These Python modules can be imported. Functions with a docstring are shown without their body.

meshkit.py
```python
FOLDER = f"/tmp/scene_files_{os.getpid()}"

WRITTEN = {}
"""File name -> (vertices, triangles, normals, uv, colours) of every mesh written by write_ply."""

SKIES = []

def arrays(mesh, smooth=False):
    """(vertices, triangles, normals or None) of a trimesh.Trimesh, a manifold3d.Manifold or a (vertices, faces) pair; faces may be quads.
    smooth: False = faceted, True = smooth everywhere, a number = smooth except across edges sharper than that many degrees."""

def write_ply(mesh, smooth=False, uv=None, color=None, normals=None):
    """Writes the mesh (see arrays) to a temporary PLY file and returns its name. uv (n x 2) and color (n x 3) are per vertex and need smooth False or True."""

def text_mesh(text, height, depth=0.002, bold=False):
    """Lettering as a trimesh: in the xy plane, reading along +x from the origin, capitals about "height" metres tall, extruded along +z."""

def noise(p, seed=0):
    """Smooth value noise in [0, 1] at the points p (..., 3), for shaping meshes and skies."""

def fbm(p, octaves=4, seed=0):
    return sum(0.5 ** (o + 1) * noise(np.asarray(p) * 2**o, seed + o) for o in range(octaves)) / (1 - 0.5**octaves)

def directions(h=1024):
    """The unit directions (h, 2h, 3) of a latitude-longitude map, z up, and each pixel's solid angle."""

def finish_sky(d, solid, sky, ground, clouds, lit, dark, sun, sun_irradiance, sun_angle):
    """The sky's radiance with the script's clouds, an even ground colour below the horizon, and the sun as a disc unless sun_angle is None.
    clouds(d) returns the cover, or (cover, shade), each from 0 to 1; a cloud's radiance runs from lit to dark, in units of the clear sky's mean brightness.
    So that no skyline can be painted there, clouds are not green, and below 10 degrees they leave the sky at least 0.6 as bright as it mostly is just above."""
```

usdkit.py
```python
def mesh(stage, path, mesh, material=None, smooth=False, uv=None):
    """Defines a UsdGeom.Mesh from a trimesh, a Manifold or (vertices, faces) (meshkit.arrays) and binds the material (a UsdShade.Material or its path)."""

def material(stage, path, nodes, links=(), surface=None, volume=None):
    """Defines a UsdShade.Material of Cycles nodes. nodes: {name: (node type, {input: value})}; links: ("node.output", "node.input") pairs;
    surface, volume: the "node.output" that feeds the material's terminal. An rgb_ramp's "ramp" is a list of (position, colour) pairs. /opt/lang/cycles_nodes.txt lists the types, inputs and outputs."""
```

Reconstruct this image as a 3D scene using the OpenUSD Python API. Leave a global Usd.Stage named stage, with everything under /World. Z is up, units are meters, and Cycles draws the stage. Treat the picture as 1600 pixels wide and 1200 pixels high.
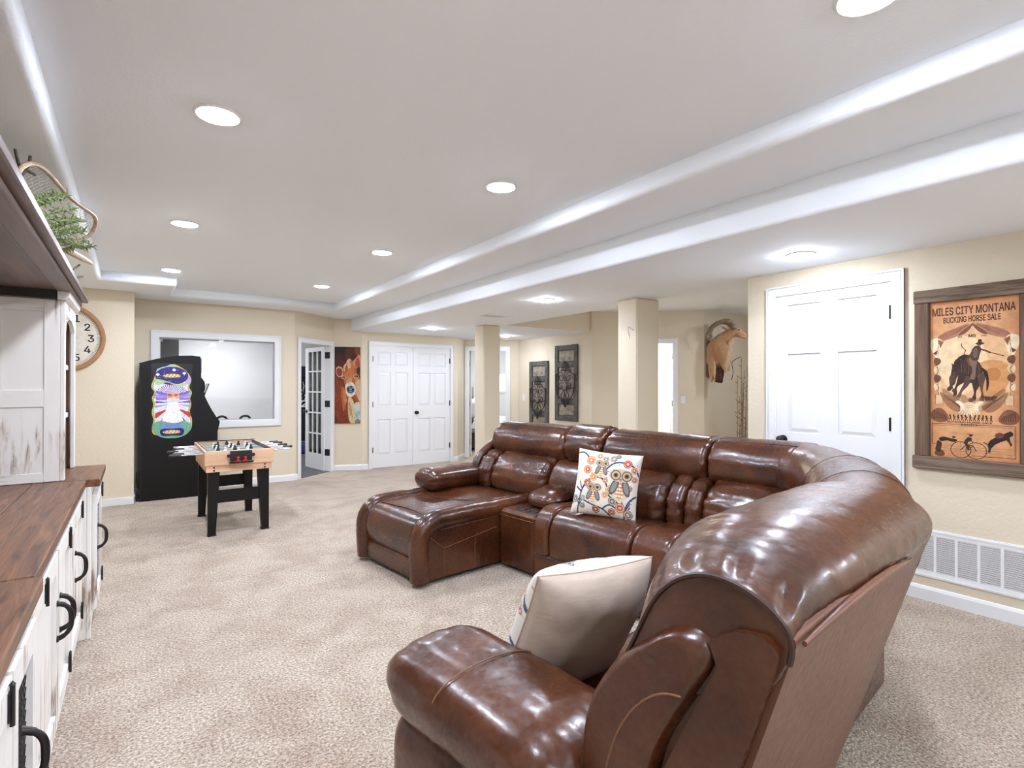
import math, random
import numpy as np
import trimesh
import shapely
from shapely.geometry import Polygon, LineString, Point
from shapely.ops import unary_union
from scipy.interpolate import CubicSpline
import usdkit, meshkit
from pxr import Usd, UsdGeom, UsdLux, UsdShade, Gf, Sdf, Vt

stage = Usd.Stage.CreateInMemory()
UsdGeom.SetStageUpAxis(stage, 'Z')
UsdGeom.SetStageMetersPerUnit(stage, 1.0)
UsdGeom.Xform.Define(stage, '/World')

# ------------------------------------------------------------------ camera, light, exposure
CAM_H, F_PX, YAW, PITCH, ROLL = 1.35, 834.6, 35.196, 0.2526, 0.0588
cam = UsdGeom.Camera.Define(stage, '/World/camera')
cam.CreateHorizontalApertureAttr(36.0)
cam.CreateVerticalApertureAttr(27.0)
cam.CreateFocalLengthAttr(36.0 * F_PX / 1600)
cam.CreateClippingRangeAttr(Gf.Vec2f(0.05, 200))
cam.CreateExposureAttr(1.1)
_y, _p, _r = map(math.radians, (YAW, PITCH, ROLL))
_f = np.array([math.sin(_y) * math.cos(_p), math.cos(_y) * math.cos(_p), math.sin(_p)])
_x = np.array([math.cos(_y), -math.sin(_y), 0.0]); _u = np.cross(_x, _f)
_x2 = _x * math.cos(_r) + _u * math.sin(_r); _u2 = np.cross(_x2, _f)
cam.AddTransformOp().Set(Gf.Matrix4d(*_x2, 0, *_u2, 0, *(-_f), 0, 0, 0, CAM_H, 1))
LAMP_POWER = 225.0        # radiance of the ceiling lamps' lenses
HALL_POWER = 165.0
dome = UsdLux.DomeLight.Define(stage, '/World/sky')
dome.CreateColorAttr(Gf.Vec3f(0.75, 0.85, 1.0)); dome.CreateIntensityAttr(1.0)

# ------------------------------------------------------------------ naming and tagging
USED = {}
def numbered(parent, name):
    k = USED.get((parent, name), 0); USED[(parent, name)] = k + 1
    return f'{parent}/{name}' if k == 0 else f'{parent}/{name}_{k:03d}'
def tag(prim, label=None, cat=None, group=None, kind=None):
    for k, v in (('label', label), ('category', cat), ('group', group), ('kind', kind)):
        if v: prim.SetCustomDataByKey(k, v)
class T:
    """a thing: an Xform whose children are parts given in the thing's local frame shifted by off"""
    def __init__(s, name, label, cat, loc=(0, 0, 0), rotz=0, group=None, kind=None, off=None):
        s.path = numbered('/World', name); s.off = np.array(loc if off is None else off, float)
        x = UsdGeom.Xform.Define(stage, s.path); x.AddTranslateOp().Set(Gf.Vec3d(*map(float, loc)))
        if rotz: x.AddRotateZOp().Set(float(rotz))
        s.prim = x.GetPrim(); tag(s.prim, label, cat, group, kind)
    def part(s, name, m, material, smooth=35, label=None, kind=None, parent=None, colors=None):
        m = shift(m, -s.off)
        return put((parent or s.path), name, m, material, smooth, label, kind, colors)
def tri(m):
    if isinstance(m, (list, tuple)) and len(m) and isinstance(m[0], trimesh.Trimesh): return trimesh.util.concatenate(m)
    return m
def shift(m, d):
    m = tri(m).copy(); m.apply_translation(d); return m
def put(parent, name, m, material, smooth=35, label=None, kind=None, colors=None):
    m = tri(m); path = numbered(parent, name)
    if colors is not None: smooth = True if smooth else False
    g = usdkit.mesh(stage, path, m, material, smooth)
    if colors is not None:
        UsdGeom.PrimvarsAPI(g).CreatePrimvar('col', Sdf.ValueTypeNames.Color3fArray, 'vertex').Set(Vt.Vec3fArray.FromNumpy(np.asarray(colors, np.float32)))
    tag(g.GetPrim(), label, None, None, kind)
    return path
def solo(name, label, cat, m, material, smooth=35, group=None, kind=None, colors=None):
    """a top-level thing that is one mesh"""
    path = put('/World', name, m, material, smooth, None, None, colors)
    tag(stage.GetPrimAtPath(path), label, cat, group, kind); return path
def dup(t_path, loc, rotz, label, cat, group):
    name = t_path.split('/')[-1]; path = numbered('/World', name)
    x = UsdGeom.Xform.Define(stage, path)
    x.GetPrim().GetReferences().AddInternalReference(t_path)
    x.GetPrim().GetAttribute('xformOp:translate').Set(Gf.Vec3d(*map(float, loc)))
    x.GetPrim().SetInstanceable(True); tag(x.GetPrim(), label, cat, group)
    return path

# ------------------------------------------------------------------ geometry helpers
def box(x0, x1, y0, y1, z0, z1, b=0.0):
    lo = np.minimum([x0, y0, z0], [x1, y1, z1]); hi = np.maximum([x0, y0, z0], [x1, y1, z1])
    if b <= 0:
        m = trimesh.creation.box(hi - lo); m.apply_translation((lo + hi) / 2); return m
    b = min(b, *(0.45 * (hi - lo))); P = []
    for i in np.ndindex(2, 2, 2):
        c = np.where(np.array(i) == 0, lo, hi); s = np.where(np.array(i) == 0, 1, -1)
        for k in range(3):
            q = c + s * b; q[k] = c[k]; P.append(q)
    return trimesh.convex.convex_hull(np.array(P))
def rot(m, ang, axis, point=(0, 0, 0)):
    m = tri(m).copy(); m.apply_transform(trimesh.transformations.rotation_matrix(math.radians(ang), axis, point)); return m
def frame(m, o, ex, ey, ez=None):
    """local x,y,z -> o + x ex + y ey + z ez"""
    ex, ey = np.asarray(ex, float), np.asarray(ey, float); ez = np.cross(ex, ey) if ez is None else np.asarray(ez, float)
    M = np.eye(4); M[:3, 0], M[:3, 1], M[:3, 2], M[:3, 3] = ex, ey, ez, o
    m = tri(m).copy(); m.apply_transform(M); return m
def prism(poly, h):
    """a shapely polygon (or points) in xy, extruded 0..h along z"""
    if not hasattr(poly, 'geom_type'): poly = Polygon(poly)
    if not poly.is_valid: poly = poly.buffer(0)
    gs = getattr(poly, 'geoms', [poly])
    return trimesh.util.concatenate([trimesh.creation.extrude_polygon(g, h, engine='earcut') for g in gs if g.geom_type == 'Polygon' and g.area > 1e-9])
def prism_xz(poly, y0, y1):      # polygon (x,z)
    return frame(prism(poly, y1 - y0), (0, y1, 0), (1, 0, 0), (0, 0, 1))
def prism_yz(poly, x0, x1):      # polygon (y,z)
    return frame(prism(poly, x1 - x0), (x0, 0, 0), (0, 1, 0), (0, 0, 1))
def loft(rings, closed=False, cap=True):
    rings = np.asarray(rings, float); k, n = rings.shape[:2]
    v = rings.reshape(-1, 3); f = []
    i, j = np.meshgrid(np.arange(k if closed else k - 1), np.arange(n), indexing='ij')
    a = i * n + j; b = i * n + (j + 1) % n; c = ((i + 1) % k) * n + (j + 1) % n; d = ((i + 1) % k) * n + j
    f = np.concatenate([np.stack([a, b, c], -1).reshape(-1, 3), np.stack([a, c, d], -1).reshape(-1, 3)])
    if cap and not closed:
        v = np.vstack([v, rings[0].mean(0), rings[-1].mean(0)]); q = np.arange(n)
        f = np.vstack([f, np.stack([np.full(n, k * n), (q + 1) % n, q], 1), np.stack([np.full(n, k * n + 1), (k - 1) * n + q, (k - 1) * n + (q + 1) % n], 1)])
    m = trimesh.Trimesh(v, f, process=False)
    if not closed or True:
        if m.volume < 0: m.invert()
    return m
def smooth_path(P, n, closed=False):
    P = np.asarray(P, float)
    if closed: P = np.vstack([P, P[:1]])
    t = np.r_[0, np.cumsum(np.linalg.norm(np.diff(P, axis=0), axis=1))]
    cs = CubicSpline(t, P, bc_type='periodic' if closed else 'natural')
    return cs(np.linspace(0, t[-1], n + 1)[:-1] if closed else np.linspace(0, t[-1], n))
def tube(P, r, sides=8, closed=False, up=None, ry=None, cap=True):
    """sweeps a circle (or an ellipse: r across, ry along up) along the points"""
    P = np.asarray(P, float); n = len(P)
    t = (np.roll(P, -1, 0) - np.roll(P, 1, 0)) if closed else np.gradient(P, axis=0)
    t /= np.linalg.norm(t, axis=1, keepdims=True) + 1e-12
    r = np.broadcast_to(r, (n,)); ry = r if ry is None else np.broadcast_to(ry, (n,))
    a = np.cross(t[0], up if up is not None else ([0, 0, 1.0] if abs(t[0, 2]) < .9 else [1.0, 0, 0])); A = []
    for k in range(n):
        if up is not None: a = np.cross(t[k], up)
        a = a - t[k] * (a @ t[k]); a /= np.linalg.norm(a) + 1e-12; A.append(a)
    A = np.array(A); B = np.cross(A, t); ang = np.arange(sides) * 2 * np.pi / sides
    R = P[:, None] + (r[:, None] * np.cos(ang))[..., None] * A[:, None] + (ry[:, None] * np.sin(ang))[..., None] * B[:, None]
    return loft(R, closed, cap)
def lathe(prof, n=24, at=(0, 0, 0)):
    P = np.asarray(prof, float); ang = np.arange(n) * 2 * np.pi / n
    R = np.stack([P[:, None, 0] * np.cos(ang), P[:, None, 0] * np.sin(ang), np.broadcast_to(P[:, None, 1], (len(P), n))], -1)
    return shift(loft(R), at)
def pad(prof, t0, t1, to3d, r=0.03, n=14, rows=56, crown=0.0, wr=0.0, seed=0, capf=1.0):
    """profile control points (a,b) swept from t0 to t1; the ends round off with radius r; crown swells the middle; wr gathers the ends"""
    q = smooth_path(prof, rows, True); c = (q.max(0) + q.min(0)) / 2; hw = (q.max(0) - q.min(0)) / 2
    L = abs(t1 - t0); r = min(r, .49 * L); a = np.linspace(0, np.pi / 2, 8)
    e = np.r_[r * (1 - np.cos(a)), np.linspace(r, L - r, n)[1:-1], L - r * (1 - np.cos(a))[::-1]]
    rings = []
    ang = np.arctan2((q - c)[:, 1], (q - c)[:, 0]); rnd = np.random.RandomState(seed); ph = rnd.rand(6) * 6.28
    for x in e:
        d = min(x, L - x); ins = r - math.sqrt(max(r * r - (r - min(d, r)) ** 2, 0))
        s = 1 - capf * ins / hw; s = np.maximum(s, .12)
        s = s * (1 + crown * (1 - (2 * x / L - 1) ** 2))
        w = wr * math.exp(-d / (1.3 * r + 1e-6)) * (np.sin(9 * ang + ph[0]) + .7 * np.sin(14 * ang + ph[1]) + .5 * np.sin(23 * ang + ph[2]))
        rings.append([to3d(*(c + (p - c) * s * (1 + ww)), t0 + (x if t1 > t0 else -x)) for p, ww in zip(q, w)])
    return loft(rings)
def lumpy(m, amp, scale, seed=0):
    m = tri(m).copy(); m.vertices += m.vertex_normals * ((meshkit.fbm(m.vertices * scale, 3, seed) - .5) * 2 * amp)[:, None]; return m
def hexrgb(h):
    c = np.array([int(h[i:i + 2], 16) for i in (1, 3, 5)]) / 255.0
    return np.where(c <= .04045, c / 12.92, ((c + .055) / 1.055) ** 2.4)

# ------------------------------------------------------------------ materials
def mat(name, color, rough=0.5, metal=0.0, spec=0.5, bump=None, var=None, coat=0.0, sheen=0.0, emit=None, trans=0.0, stretch=None, coatr=.1):
    """bump=(scale,strength,distance); var=(scale, colour2, lo, hi); stretch = scale of the texture space"""
    color = hexrgb(color) if isinstance(color, str) else color
    n = {'p': ('principled_bsdf', {'base_color': tuple(color), 'roughness': rough, 'metallic': metal, 'specular_ior_level': spec, 'coat_weight': coat, 'coat_roughness': coatr, 'sheen_weight': sheen, 'transmission_weight': trans})}
    l = []
    if emit is not None: n['p'][1].update({'emission_color': tuple(hexrgb(emit[0])), 'emission_strength': emit[1]})
    if bump or var:
        n['tc'] = ('texture_coordinate', {}); n['mp'] = ('mapping', {'scale': stretch or (1, 1, 1)}); l.append(('tc.object', 'mp.vector'))
    if var:
        c2 = hexrgb(var[1]) if isinstance(var[1], str) else var[1]
        n['vn'] = ('noise_texture', {'scale': var[0], 'detail': 4.0, 'roughness': .6})
        n['vr'] = ('rgb_ramp', {'ramp': [(var[2], tuple(color)), (var[3], tuple(c2))]})
        l += [('mp.vector', 'vn.vector'), ('vn.fac', 'vr.fac'), ('vr.color', 'p.base_color')]
    if bump:
        n['bn'] = ('noise_texture', {'scale': bump[0], 'detail': 3.0}); n['bp'] = ('bump', {'strength': bump[1], 'distance': bump[2]})
        l += [('mp.vector', 'bn.vector'), ('bn.fac', 'bp.height'), ('bp.normal', 'p.normal')]
    return usdkit.material(stage, '/World/Looks/' + name, n, l, surface='p.BSDF')
WALLC = (0.71, 0.625, 0.475)
M = {}
M['wall'] = mat('wall_paint', WALLC, .75, spec=.25, bump=(45, .35, .006))
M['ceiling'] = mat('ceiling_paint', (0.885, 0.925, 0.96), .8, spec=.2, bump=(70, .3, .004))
M['trim'] = mat('trim_paint', (0.80, 0.80, 0.79), .35, spec=.4)
M['black'] = mat('black_metal', (0.012, 0.011, 0.010), .42, spec=.5)
M['bronze'] = mat('dark_bronze', (0.03, 0.026, 0.024), .35, metal=.7)
M['steel'] = mat('steel', (0.6, 0.6, 0.6), .25, metal=1.0)
M['white_plastic'] = mat('white_plastic', (0.8, 0.8, 0.78), .4)
M['lens'] = mat('lamp_lens', '#ffffff', .5, emit=('#e3ecff', LAMP_POWER))
M['lens_hall'] = mat('hall_lamp_lens', '#ffffff', .5, emit=('#e3ecff', HALL_POWER))
M['lens_far'] = mat('far_lamp_lens', '#ffffff', .5, emit=('#f2f4ff', 700.0))
M['print'] = usdkit.material(stage, '/World/Looks/print', {'a': ('attribute', {'attribute': 'col'}), 'p': ('principled_bsdf', {'roughness': .55, 'specular_ior_level': .3})}, [('a.color', 'p.base_color')], surface='p.BSDF')
M['print_gloss'] = usdkit.material(stage, '/World/Looks/print_gloss', {'a': ('attribute', {'attribute': 'col'}), 'p': ('principled_bsdf', {'roughness': .3})}, [('a.color', 'p.base_color')], surface='p.BSDF')
M['print_cloth'] = usdkit.material(stage, '/World/Looks/print_cloth', {'a': ('attribute', {'attribute': 'col'}), 'p': ('principled_bsdf', {'roughness': .9, 'sheen_weight': .2, 'specular_ior_level': .1}), 'tc': ('texture_coordinate', {}), 'n': ('noise_texture', {'scale': 500.0}), 'b': ('bump', {'strength': .25, 'distance': .001})}, [('a.color', 'p.base_color'), ('tc.object', 'n.vector'), ('n.fac', 'b.height'), ('b.normal', 'p.normal')], surface='p.BSDF')
M['glass'] = usdkit.material(stage, '/World/Looks/pane_glass', {'t': ('transparent_bsdf', {}), 'g': ('glossy_bsdf', {'roughness': 0.02}), 'f': ('fresnel', {'IOR': 1.45}), 'm': ('mix_closure', {})}, [('f.fac', 'm.fac'), ('t.BSDF', 'm.closure1'), ('g.BSDF', 'm.closure2')], surface='m.closure')
# carpet: loop pile speckle in two scales plus tread marks
M['carpet'] = usdkit.material(stage, '/World/Looks/carpet', {
    'tc': ('texture_coordinate', {}), 'n1': ('noise_texture', {'scale': 85.0, 'detail': 4.0, 'roughness': .8}), 'n2': ('noise_texture', {'scale': 3.2, 'detail': 4.0, 'roughness': .65, 'distortion': .6}),
    'v': ('voronoi_texture', {'scale': 110.0}),
    'r1': ('rgb_ramp', {'ramp': [(.37, (0.22, 0.15, 0.105)), (.50, (0.485, 0.385, 0.278)), (.61, (0.75, 0.66, 0.545))]}),
    'r2': ('rgb_ramp', {'ramp': [(.36, (0.80, 0.745, 0.72)), (.58, (1, 1, 1))]}), 'mx': ('mix', {'mix_type': 'multiply', 'fac': 1.0}),
    'b': ('bump', {'strength': .9, 'distance': .008}), 'b2': ('bump', {'strength': .4, 'distance': .006}), 'p': ('principled_bsdf', {'roughness': .95, 'specular_ior_level': .08, 'sheen_weight': .25})},
    [('tc.object', 'n1.vector'), ('tc.object', 'n2.vector'), ('tc.object', 'v.vector'), ('n1.fac', 'r1.fac'), ('n2.fac', 'r2.fac'), ('r1.color', 'mx.color1'), ('r2.color', 'mx.color2'), ('mx.color', 'p.base_color'),
     ('v.distance', 'b.height'), ('n1.fac', 'b2.height'), ('b.normal', 'b2.normal'), ('b2.normal', 'p.normal')], surface='p.BSDF')
def leather(name, dark, mid, light, rough=.3):
    return usdkit.material(stage, '/World/Looks/' + name, {
        'tc': ('texture_coordinate', {}), 'n': ('noise_texture', {'scale': 3.6, 'detail': 5.0, 'roughness': .55, 'distortion': .5}),
        'r': ('rgb_ramp', {'ramp': [(.30, dark), (.5, mid), (.72, light)]}),
        'g': ('voronoi_texture', {'scale': 420.0}), 'w': ('noise_texture', {'scale': 11.0, 'detail': 2.0, 'distortion': .6}), 'w2': ('noise_texture', {'scale': 60.0, 'detail': 3.0}),
        'rr': ('map_range', {'from_min': .3, 'from_max': .7, 'to_min': rough - .03, 'to_max': rough + .09}),
        'b0': ('bump', {'strength': .13, 'distance': .02}), 'b1': ('bump', {'strength': .07, 'distance': .004}), 'b2': ('bump', {'strength': .05, 'distance': .001}),
        'p': ('principled_bsdf', {'specular_ior_level': .5, 'coat_weight': .1, 'coat_roughness': .12})},
        [('tc.object', x + '.vector') for x in ('n', 'g', 'w', 'w2')] + [('n.fac', 'r.fac'), ('r.color', 'p.base_color'), ('w2.fac', 'rr.value'), ('rr.result', 'p.roughness'),
         ('w.fac', 'b0.height'), ('w2.fac', 'b1.height'), ('g.distance', 'b2.height'), ('b0.normal', 'b1.normal'), ('b1.normal', 'b2.normal'), ('b2.normal', 'p.normal')], surface='p.BSDF')
M['leather'] = leather('brown_leather', (0.028, 0.0075, 0.0026), (0.068, 0.0190, 0.0060), (0.112, 0.034, 0.0110), .25)
M['leather_matt'] = leather('brown_leather_back', (0.095, 0.034, 0.016), (0.130, 0.048, 0.024), (0.16, 0.062, 0.032), .42)
M['stitch'] = mat('stitching', (0.19, 0.085, 0.036), .6)
M['seam'] = mat('seam_piping', (0.035, 0.011, 0.006), .45)
# distressed white paint on wood, and dark stained rustic wood
def distressed(name, along):
    st = {'z': (14, 14, 1.6), 'x': (1.6, 14, 14), 'y': (14, 1.6, 14)}[along]
    return usdkit.material(stage, '/World/Looks/' + name, {
        'tc': ('texture_coordinate', {}), 'mp': ('mapping', {'scale': st}), 'n': ('noise_texture', {'scale': 1.6, 'detail': 6.0, 'roughness': .7, 'distortion': .4}),
        'n2': ('noise_texture', {'scale': 2.6, 'detail': 2.0}), 'mm': ('math', {'math_type': 'multiply'}),
        'r': ('rgb_ramp', {'ramp': [(.285, (0.79, 0.755, 0.70)), (.325, (0.68, 0.62, 0.55)), (.375, (0.30, 0.22, 0.165))]}),
        'b': ('bump', {'strength': .25, 'distance': .003}), 'p': ('principled_bsdf', {'roughness': .6, 'specular_ior_level': .3})},
        [('tc.object', 'mp.vector'), ('mp.vector', 'n.vector'), ('tc.object', 'n2.vector'), ('n.fac', 'mm.value1'), ('n2.fac', 'mm.value2'), ('mm.value', 'r.fac'), ('r.color', 'p.base_color'), ('n.fac', 'b.height'), ('b.normal', 'p.normal')], surface='p.BSDF')
M['white_wood'] = distressed('distressed_white', 'z'); M['white_wood_y'] = distressed('distressed_white_rail', 'y'); M['white_wood_x'] = distressed('distressed_white_side_rail', 'x')
def wood(name, c1, c2, along='y', rough=.35, scale=1.0, spec=.5, plank=0):
    st = {'z': (22, 22, 1.4), 'x': (1.4, 22, 22), 'y': (22, 1.4, 22)}[along]
    return usdkit.material(stage, '/World/Looks/' + name, {
        'tc': ('texture_coordinate', {}), 'mp': ('mapping', {'scale': tuple(scale * s for s in st)}), 'n': ('noise_texture', {'scale': 1.0, 'detail': 7.0, 'roughness': .68, 'distortion': 1.1}),
        'r': ('rgb_ramp', {'ramp': [(.33, c1), (.5, tuple((np.array(c1) + np.array(c2)) / 2)), (.66, c2)]}),
        'b': ('bump', {'strength': .3, 'distance': .002}), 'p': ('principled_bsdf', {'roughness': rough, 'specular_ior_level': spec})},
        [('tc.object', 'mp.vector'), ('mp.vector', 'n.vector'), ('n.fac', 'r.fac'), ('r.color', 'p.base_color'), ('n.fac', 'b.height'), ('b.normal', 'p.normal')], surface='p.BSDF')
M['counter'] = wood('stained_counter', (0.060, 0.023, 0.011), (0.24, 0.108, 0.052), 'y', .40, 2.2, .35)
M['crown_wood'] = wood('stained_crown', (0.075, 0.045, 0.036), (0.19, 0.115, 0.09), 'y', .38, .6)
M['inner_wood'] = wood('stained_inside', (0.12, 0.045, 0.022), (0.24, 0.105, 0.05), 'z', .5, .6)
M['grey_wood'] = wood('weathered_frame_rail', (0.085, 0.055, 0.036), (0.27, 0.20, 0.145), 'y', .75, 1.6, .2)
M['grey_wood_z'] = wood('weathered_frame_stile', (0.095, 0.06, 0.04), (0.20, 0.125, 0.08), 'z', .7, 1.2, .2)
M['light_wood'] = wood('butcher_block', (0.60, 0.34, 0.19), (0.80, 0.54, 0.36), 'x', .4, .7)
M['light_wood_b'] = wood('butcher_block_b', (0.50, 0.26, 0.13), (0.70, 0.43, 0.27), 'x', .4, .7)

# ------------------------------------------------------------------ printed pictures: colours per vertex of a fine grid
class Paint:
    def __init__(s, w, h, nx, bg):
        s.w, s.h = w, h; s.nx, s.ny = nx, int(round(nx * h / w))
        gx, gy = np.meshgrid(np.linspace(0, w, s.nx), np.linspace(0, h, s.ny)); s.X, s.Y = gx.ravel(), gy.ravel()
        s.c = np.tile(hexrgb(bg) if isinstance(bg, str) else np.array(bg, float), (len(s.X), 1))
    def mask(s, g):
        b = g.bounds; i = np.nonzero((s.X >= b[0]) & (s.X <= b[2]) & (s.Y >= b[1]) & (s.Y <= b[3]))[0]
        return i[shapely.contains_xy(g, s.X[i], s.Y[i])] if len(i) else i
    def fill(s, g, col, a=1.0):
        i = s.mask(g); col = hexrgb(col) if isinstance(col, str) else np.asarray(col)
        s.c[i] = s.c[i] * (1 - a) + col * a; return s
    def N(s, pts): return [(x * s.w, (1 - y) * s.h) for x, y in pts]       # normalised, y down
    def poly(s, pts, col, a=1.0, sm=True):
        q = np.array(s.N(pts))
        if sm and len(q) > 3: q = smooth_path(q, 8 * len(q), True)
        return s.fill(Polygon(q).buffer(0), col, a)
    def ell(s, x, y, rx, ry, col, rotd=0, a=1.0):
        t = np.linspace(0, 2 * np.pi, 40)[:-1]; p = np.stack([rx * s.w * np.cos(t), ry * s.w * np.sin(t)], 1); k = math.radians(rotd)
        p = p @ np.array([[math.cos(k), math.sin(k)], [-math.sin(k), math.cos(k)]]) + [x * s.w, (1 - y) * s.h]
        return s.fill(Polygon(p), col, a)
    def line(s, pts, wd, col, a=1.0, sm=True):
        q = np.array(s.N(pts))
        if sm and len(q) > 2: q = smooth_path(q, 10 * len(q))
        return s.fill(LineString(q).buffer(wd * s.w / 2), col, a)
    def speckle(s, amt, scale, seed=0):
        n = meshkit.fbm(np.stack([s.X * scale, s.Y * scale, s.X * 0], 1), 4, seed) - .5
        s.c = np.clip(s.c * (1 + amt * 2 * n[:, None]), 0, 1); return s
    def mesh(s):
        v = np.stack([s.X, s.Y, np.zeros_like(s.X)], 1); j, i = np.meshgrid(np.arange(s.ny - 1), np.arange(s.nx - 1), indexing='ij')
        a = j * s.nx + i; f = np.concatenate([np.stack([a, a + 1, a + s.nx + 1], -1).reshape(-1, 3), np.stack([a, a + s.nx + 1, a + s.nx], -1).reshape(-1, 3)])
        return trimesh.Trimesh(v, f, process=False)
def lettering(text, x, y, height, width=None, bold=True, center=True, depth=.0006):
    m = meshkit.text_mesh(text, height, depth, bold)
    b = m.bounds; w = b[1, 0] - b[0, 0]
    k = (width / w) if width else 1.0
    m.apply_translation([-b[0, 0] - (w / 2 if center else 0), 0, 0]); m.apply_scale([k, 1, 1]); m.apply_translation([x, y, 0]); return m

# ================================================================== THE SETTING
Z_LOW, Z_MID, Z_TRAY, Z_POCKET = 2.233, 2.43, 2.53, 2.56
solo('floor', 'beige loop pile carpet covering the whole floor', 'carpet', box(-1.3, 9.5, -2.5, 13.5, -.08, 0), M['carpet'], False, kind='structure')
tray = Polygon([(-.29, -1.6), (2.32, -1.6), (2.32, 7.62), (.365, 7.62), (.365, 6.85), (-.29, 6.85)])
rings = []; Rb = .035
for o, z in [(0, Z_TRAY + .02), (0, Z_MID + Rb)] + [(Rb * (1 - math.cos(a)), Z_MID + Rb * (1 - math.sin(a))) for a in np.linspace(.2, np.pi / 2, 6)]:
    g = np.array(tray.buffer(o, join_style='mitre').exterior.coords)[:-1]; k0 = np.argmin(np.linalg.norm(g - [-.29, -1.6], axis=1)); g = np.roll(g, -k0, 0)
    if Polygon(g).exterior.is_ccw: g = np.r_[g[:1], g[1:][::-1]]
    rings.append(np.c_[g, np.full(len(g), z)])
step = loft(rings, cap=False)
hole = tray.buffer(Rb, join_style='mitre')
room = Polygon([(-1.3, -2.5), (2.86, -2.5), (2.86, 9.0), (-1.3, 9.0)])
border = shift(prism(room.difference(hole), .1), (0, 0, Z_MID))
top = box(-1.3, 2.86, -2.5, 9.0, Z_TRAY, Z_TRAY + .1)
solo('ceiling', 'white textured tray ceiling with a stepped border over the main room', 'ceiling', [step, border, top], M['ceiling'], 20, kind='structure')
bp = [(2.84, 2.6), (2.84, Z_LOW + .025)] + [(2.84 + .025 * (1 - math.cos(a)), Z_LOW + .025 * (1 - math.sin(a))) for a in np.linspace(.3, np.pi / 2, 5)] + [(4.38, Z_LOW), (4.38, 2.6)]
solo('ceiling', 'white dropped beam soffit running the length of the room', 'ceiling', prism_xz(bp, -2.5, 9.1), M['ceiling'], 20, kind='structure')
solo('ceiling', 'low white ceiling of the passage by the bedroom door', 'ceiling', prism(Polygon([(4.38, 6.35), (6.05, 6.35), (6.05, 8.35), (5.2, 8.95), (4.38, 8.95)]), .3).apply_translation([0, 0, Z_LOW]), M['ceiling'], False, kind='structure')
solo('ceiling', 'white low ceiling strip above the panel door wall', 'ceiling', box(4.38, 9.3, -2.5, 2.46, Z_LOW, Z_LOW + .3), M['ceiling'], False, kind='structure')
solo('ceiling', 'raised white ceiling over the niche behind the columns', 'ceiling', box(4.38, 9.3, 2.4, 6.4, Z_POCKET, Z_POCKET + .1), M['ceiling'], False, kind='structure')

solo('wall_bulkhead', 'beige bulkhead face where the low passage ceiling starts', 'wall', box(4.385, 6.0, 6.335, 6.352, Z_LOW - .0005, Z_POCKET + .05), M['wall'], False, kind='structure')
def wall(name, label, p, q, z1, openings=(), th=.12, z0=0.0, material=None, cut=0.0):
    """face from p to q (room on the right-hand side when walking p->q is the FRONT); thickness goes to the left"""
    p, q = np.array(p, float), np.array(q, float); L = np.linalg.norm(q - p); t = (q - p) / L; nrm = np.array([-t[1], t[0]])
    g = shapely.box(-cut, z0, L + cut, z1)
    for s0, s1, a, b in openings: g = g.difference(shapely.box(s0, a, s1, b))
    m = frame(prism(g, th), (p[0], p[1], 0), (t[0], t[1], 0), (0, 0, 1), (nrm[0], nrm[1], 0))
    if m.volume < 0: m.invert()
    solo(name, label, 'wall', m, material or M['wall'], False, kind='structure')
    return p, t, nrm, L
HI = 2.62
W = {}
W['left'] = wall('wall_left', 'beige wall behind the white hutch', (-1.08, -2.3), (-1.08, 7.5), HI)
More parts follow.
